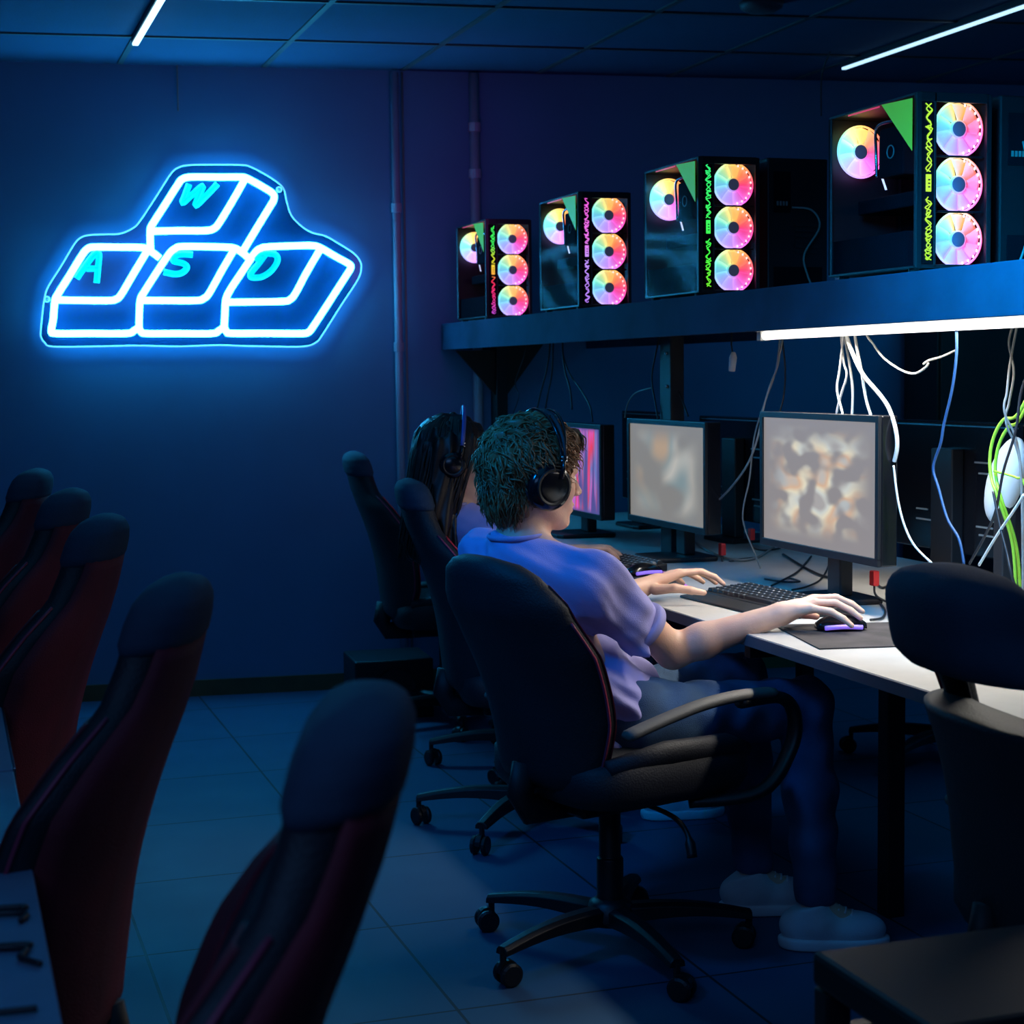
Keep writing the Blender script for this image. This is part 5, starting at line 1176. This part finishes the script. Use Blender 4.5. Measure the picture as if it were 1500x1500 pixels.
# ----- the person with long dark hair -----
Rt2 = frame(R(10), R(-16)); Rp2 = frame(R(5), R(-25))
girl = dict(root=V3(1.74, 4.90, 0.0), h=0.0055, hc=0.0055, hs=1.0,
 head=V3(1.470, 4.93, 1.120), headR=frame(R(-14), R(6), 0.0),
 neck=V3(1.450, 4.93, 0.985), chest=V3(1.535, 4.92, 0.80), waist=V3(1.60, 4.91, 0.66), pelvis=V3(1.69, 4.90, 0.56),
 torsoR=Rt2, pelvR=Rp2,
 shR=V3(1.545, 4.775, 0.885), elR=V3(1.66, 4.80, 0.735), wrR=V3(1.835, 4.965, 0.815),
 shL=V3(1.50, 5.085, 0.895), elL=V3(1.68, 5.20, 0.74), wrL=V3(1.90, 5.13, 0.80),
 hipR=V3(1.72, 4.82, 0.56), kneeR=V3(2.13, 4.80, 0.57), ankR=V3(2.10, 4.78, 0.095), toeR=V3(2.28, 4.75, 0.03),
 hipL=V3(1.72, 4.98, 0.56), kneeL=V3(2.13, 5.03, 0.57), ankL=V3(2.10, 5.05, 0.095), toeL=V3(2.28, 5.06, 0.03),
 sleeve=0.72, lo=V3(1.28, 4.62, -0.02), hi=V3(2.42, 5.34, 1.30), wr_amp=0.004)
def hand_from(w_, fwd, side, up=V3(0, 0, 1), drop=0.02):
    # side points from the index towards the little finger
    kn = [w_+fwd*0.095+side*o+up*0.012 for o in (-0.030, -0.010, 0.011, 0.030)]
    fg = []
    for i, k_ in enumerate(kn):
        l = (0.044, 0.048, 0.045, 0.036)[i]
        fg.append([k_, k_+fwd*l*0.9+up*0.002, k_+fwd*l*1.55-up*0.018, k_+fwd*l*1.95-up*0.036])
    th = [w_+fwd*0.03-side*0.020, w_+fwd*0.058-side*0.045-up*0.006, w_+fwd*0.085-side*0.052-up*0.012, w_+fwd*0.108-side*0.050-up*0.018]
    return dict(kn=kn, fingers=fg, thumb=th)
girl['handR'] = hand_from(girl['wrR'], V3(0.97, 0.10, 0.0), V3(0.10, -0.99, 0.0))
girl['handL'] = hand_from(girl['wrL'], V3(0.98, -0.10, 0.0), V3(0.10, 0.99, 0.0))
gt, gbody, GH = build_person(girl, 'person with long dark hair and headphones sitting behind the boy in a lavender t-shirt')
O2 = girl['root']; Gl = lambda x, y, z: GH(x, y, z)-O2
Rh2 = girl['headR']; hc2 = girl['head']
f = Field(hc2-V3(0.22, 0.20, 0.42), hc2+0.20, 0.004)
cutn = Rh2@V3(0.90, 0, -0.43); cutp = hc2+cutn*0.045
f.ell(GH(-0.018, 0, 0.040), (0.112, 0.090, 0.098), Rh2, 0.02, cut=[(cutp, cutn)])
for s in (-1, 1): f.cone(GH(-0.035, s*0.062, 0.03), GH(-0.035, s*0.085, -0.24), 0.045, 0.034, 0.03)
f.cone(GH(-0.065, 0, 0.02), GH(-0.075, 0, -0.26), 0.062, 0.060, 0.03)
f.cone(GH(-0.05, -0.05, -0.10), GH(0.02, -0.10, -0.30), 0.045, 0.030, 0.03)
f.wrinkle(lambda X, Y, Z: 0.004*np.sin(170*X+6*np.sin(9*Z))+0.004*np.sin(190*Y+6*np.sin(8*Z+2)))
gh = f.build('hair', M['dhair'], gt, O2, sm=1); del f
q = MB(); rnd = random.Random(12)
for k in range(420):
    a = rnd.uniform(0.35, 2*math.pi-0.35); rx, ry = 0.118, 0.094
    x0, y0 = -0.018+rx*math.cos(a), ry*math.sin(a)
    if x0 > 0.05: continue
    L_ = rnd.uniform(0.24, 0.36); ph = rnd.random()*6.28; b = rnd.uniform(0.7, 1.1)
    pts = [V3(-0.018+rx*0.35*math.cos(a), ry*0.35*math.sin(a), 0.137), V3(-0.018+rx*0.8*math.cos(a), ry*0.8*math.sin(a), 0.10), V3(x0, y0, 0.03)]
    for i in range(1, 5): pts.append(V3(x0*(1-0.05*i)-0.01*i+0.004*math.sin(ph+i*1.4), y0*(1+0.04*i)+0.005*math.cos(ph+i*1.3), 0.03-L_*i/4))
    pp = spline([Vector(Gl(*p)) for p in pts], 3); n_ = len(pp); q.tube(pp, [0.0032]*(n_-4)+[0.0028, 0.002, 0.0012, 0.0004], 5, flat=0.6)
q.build('hair_strands', M['dhair'], gh, smooth=True)
make_headphones(GH, 1.0, hc2, Rh2, 'headphones with a blue band on the long-haired person', M['bluep'], tiltf=0.0, cupr=0.040, wide=True)
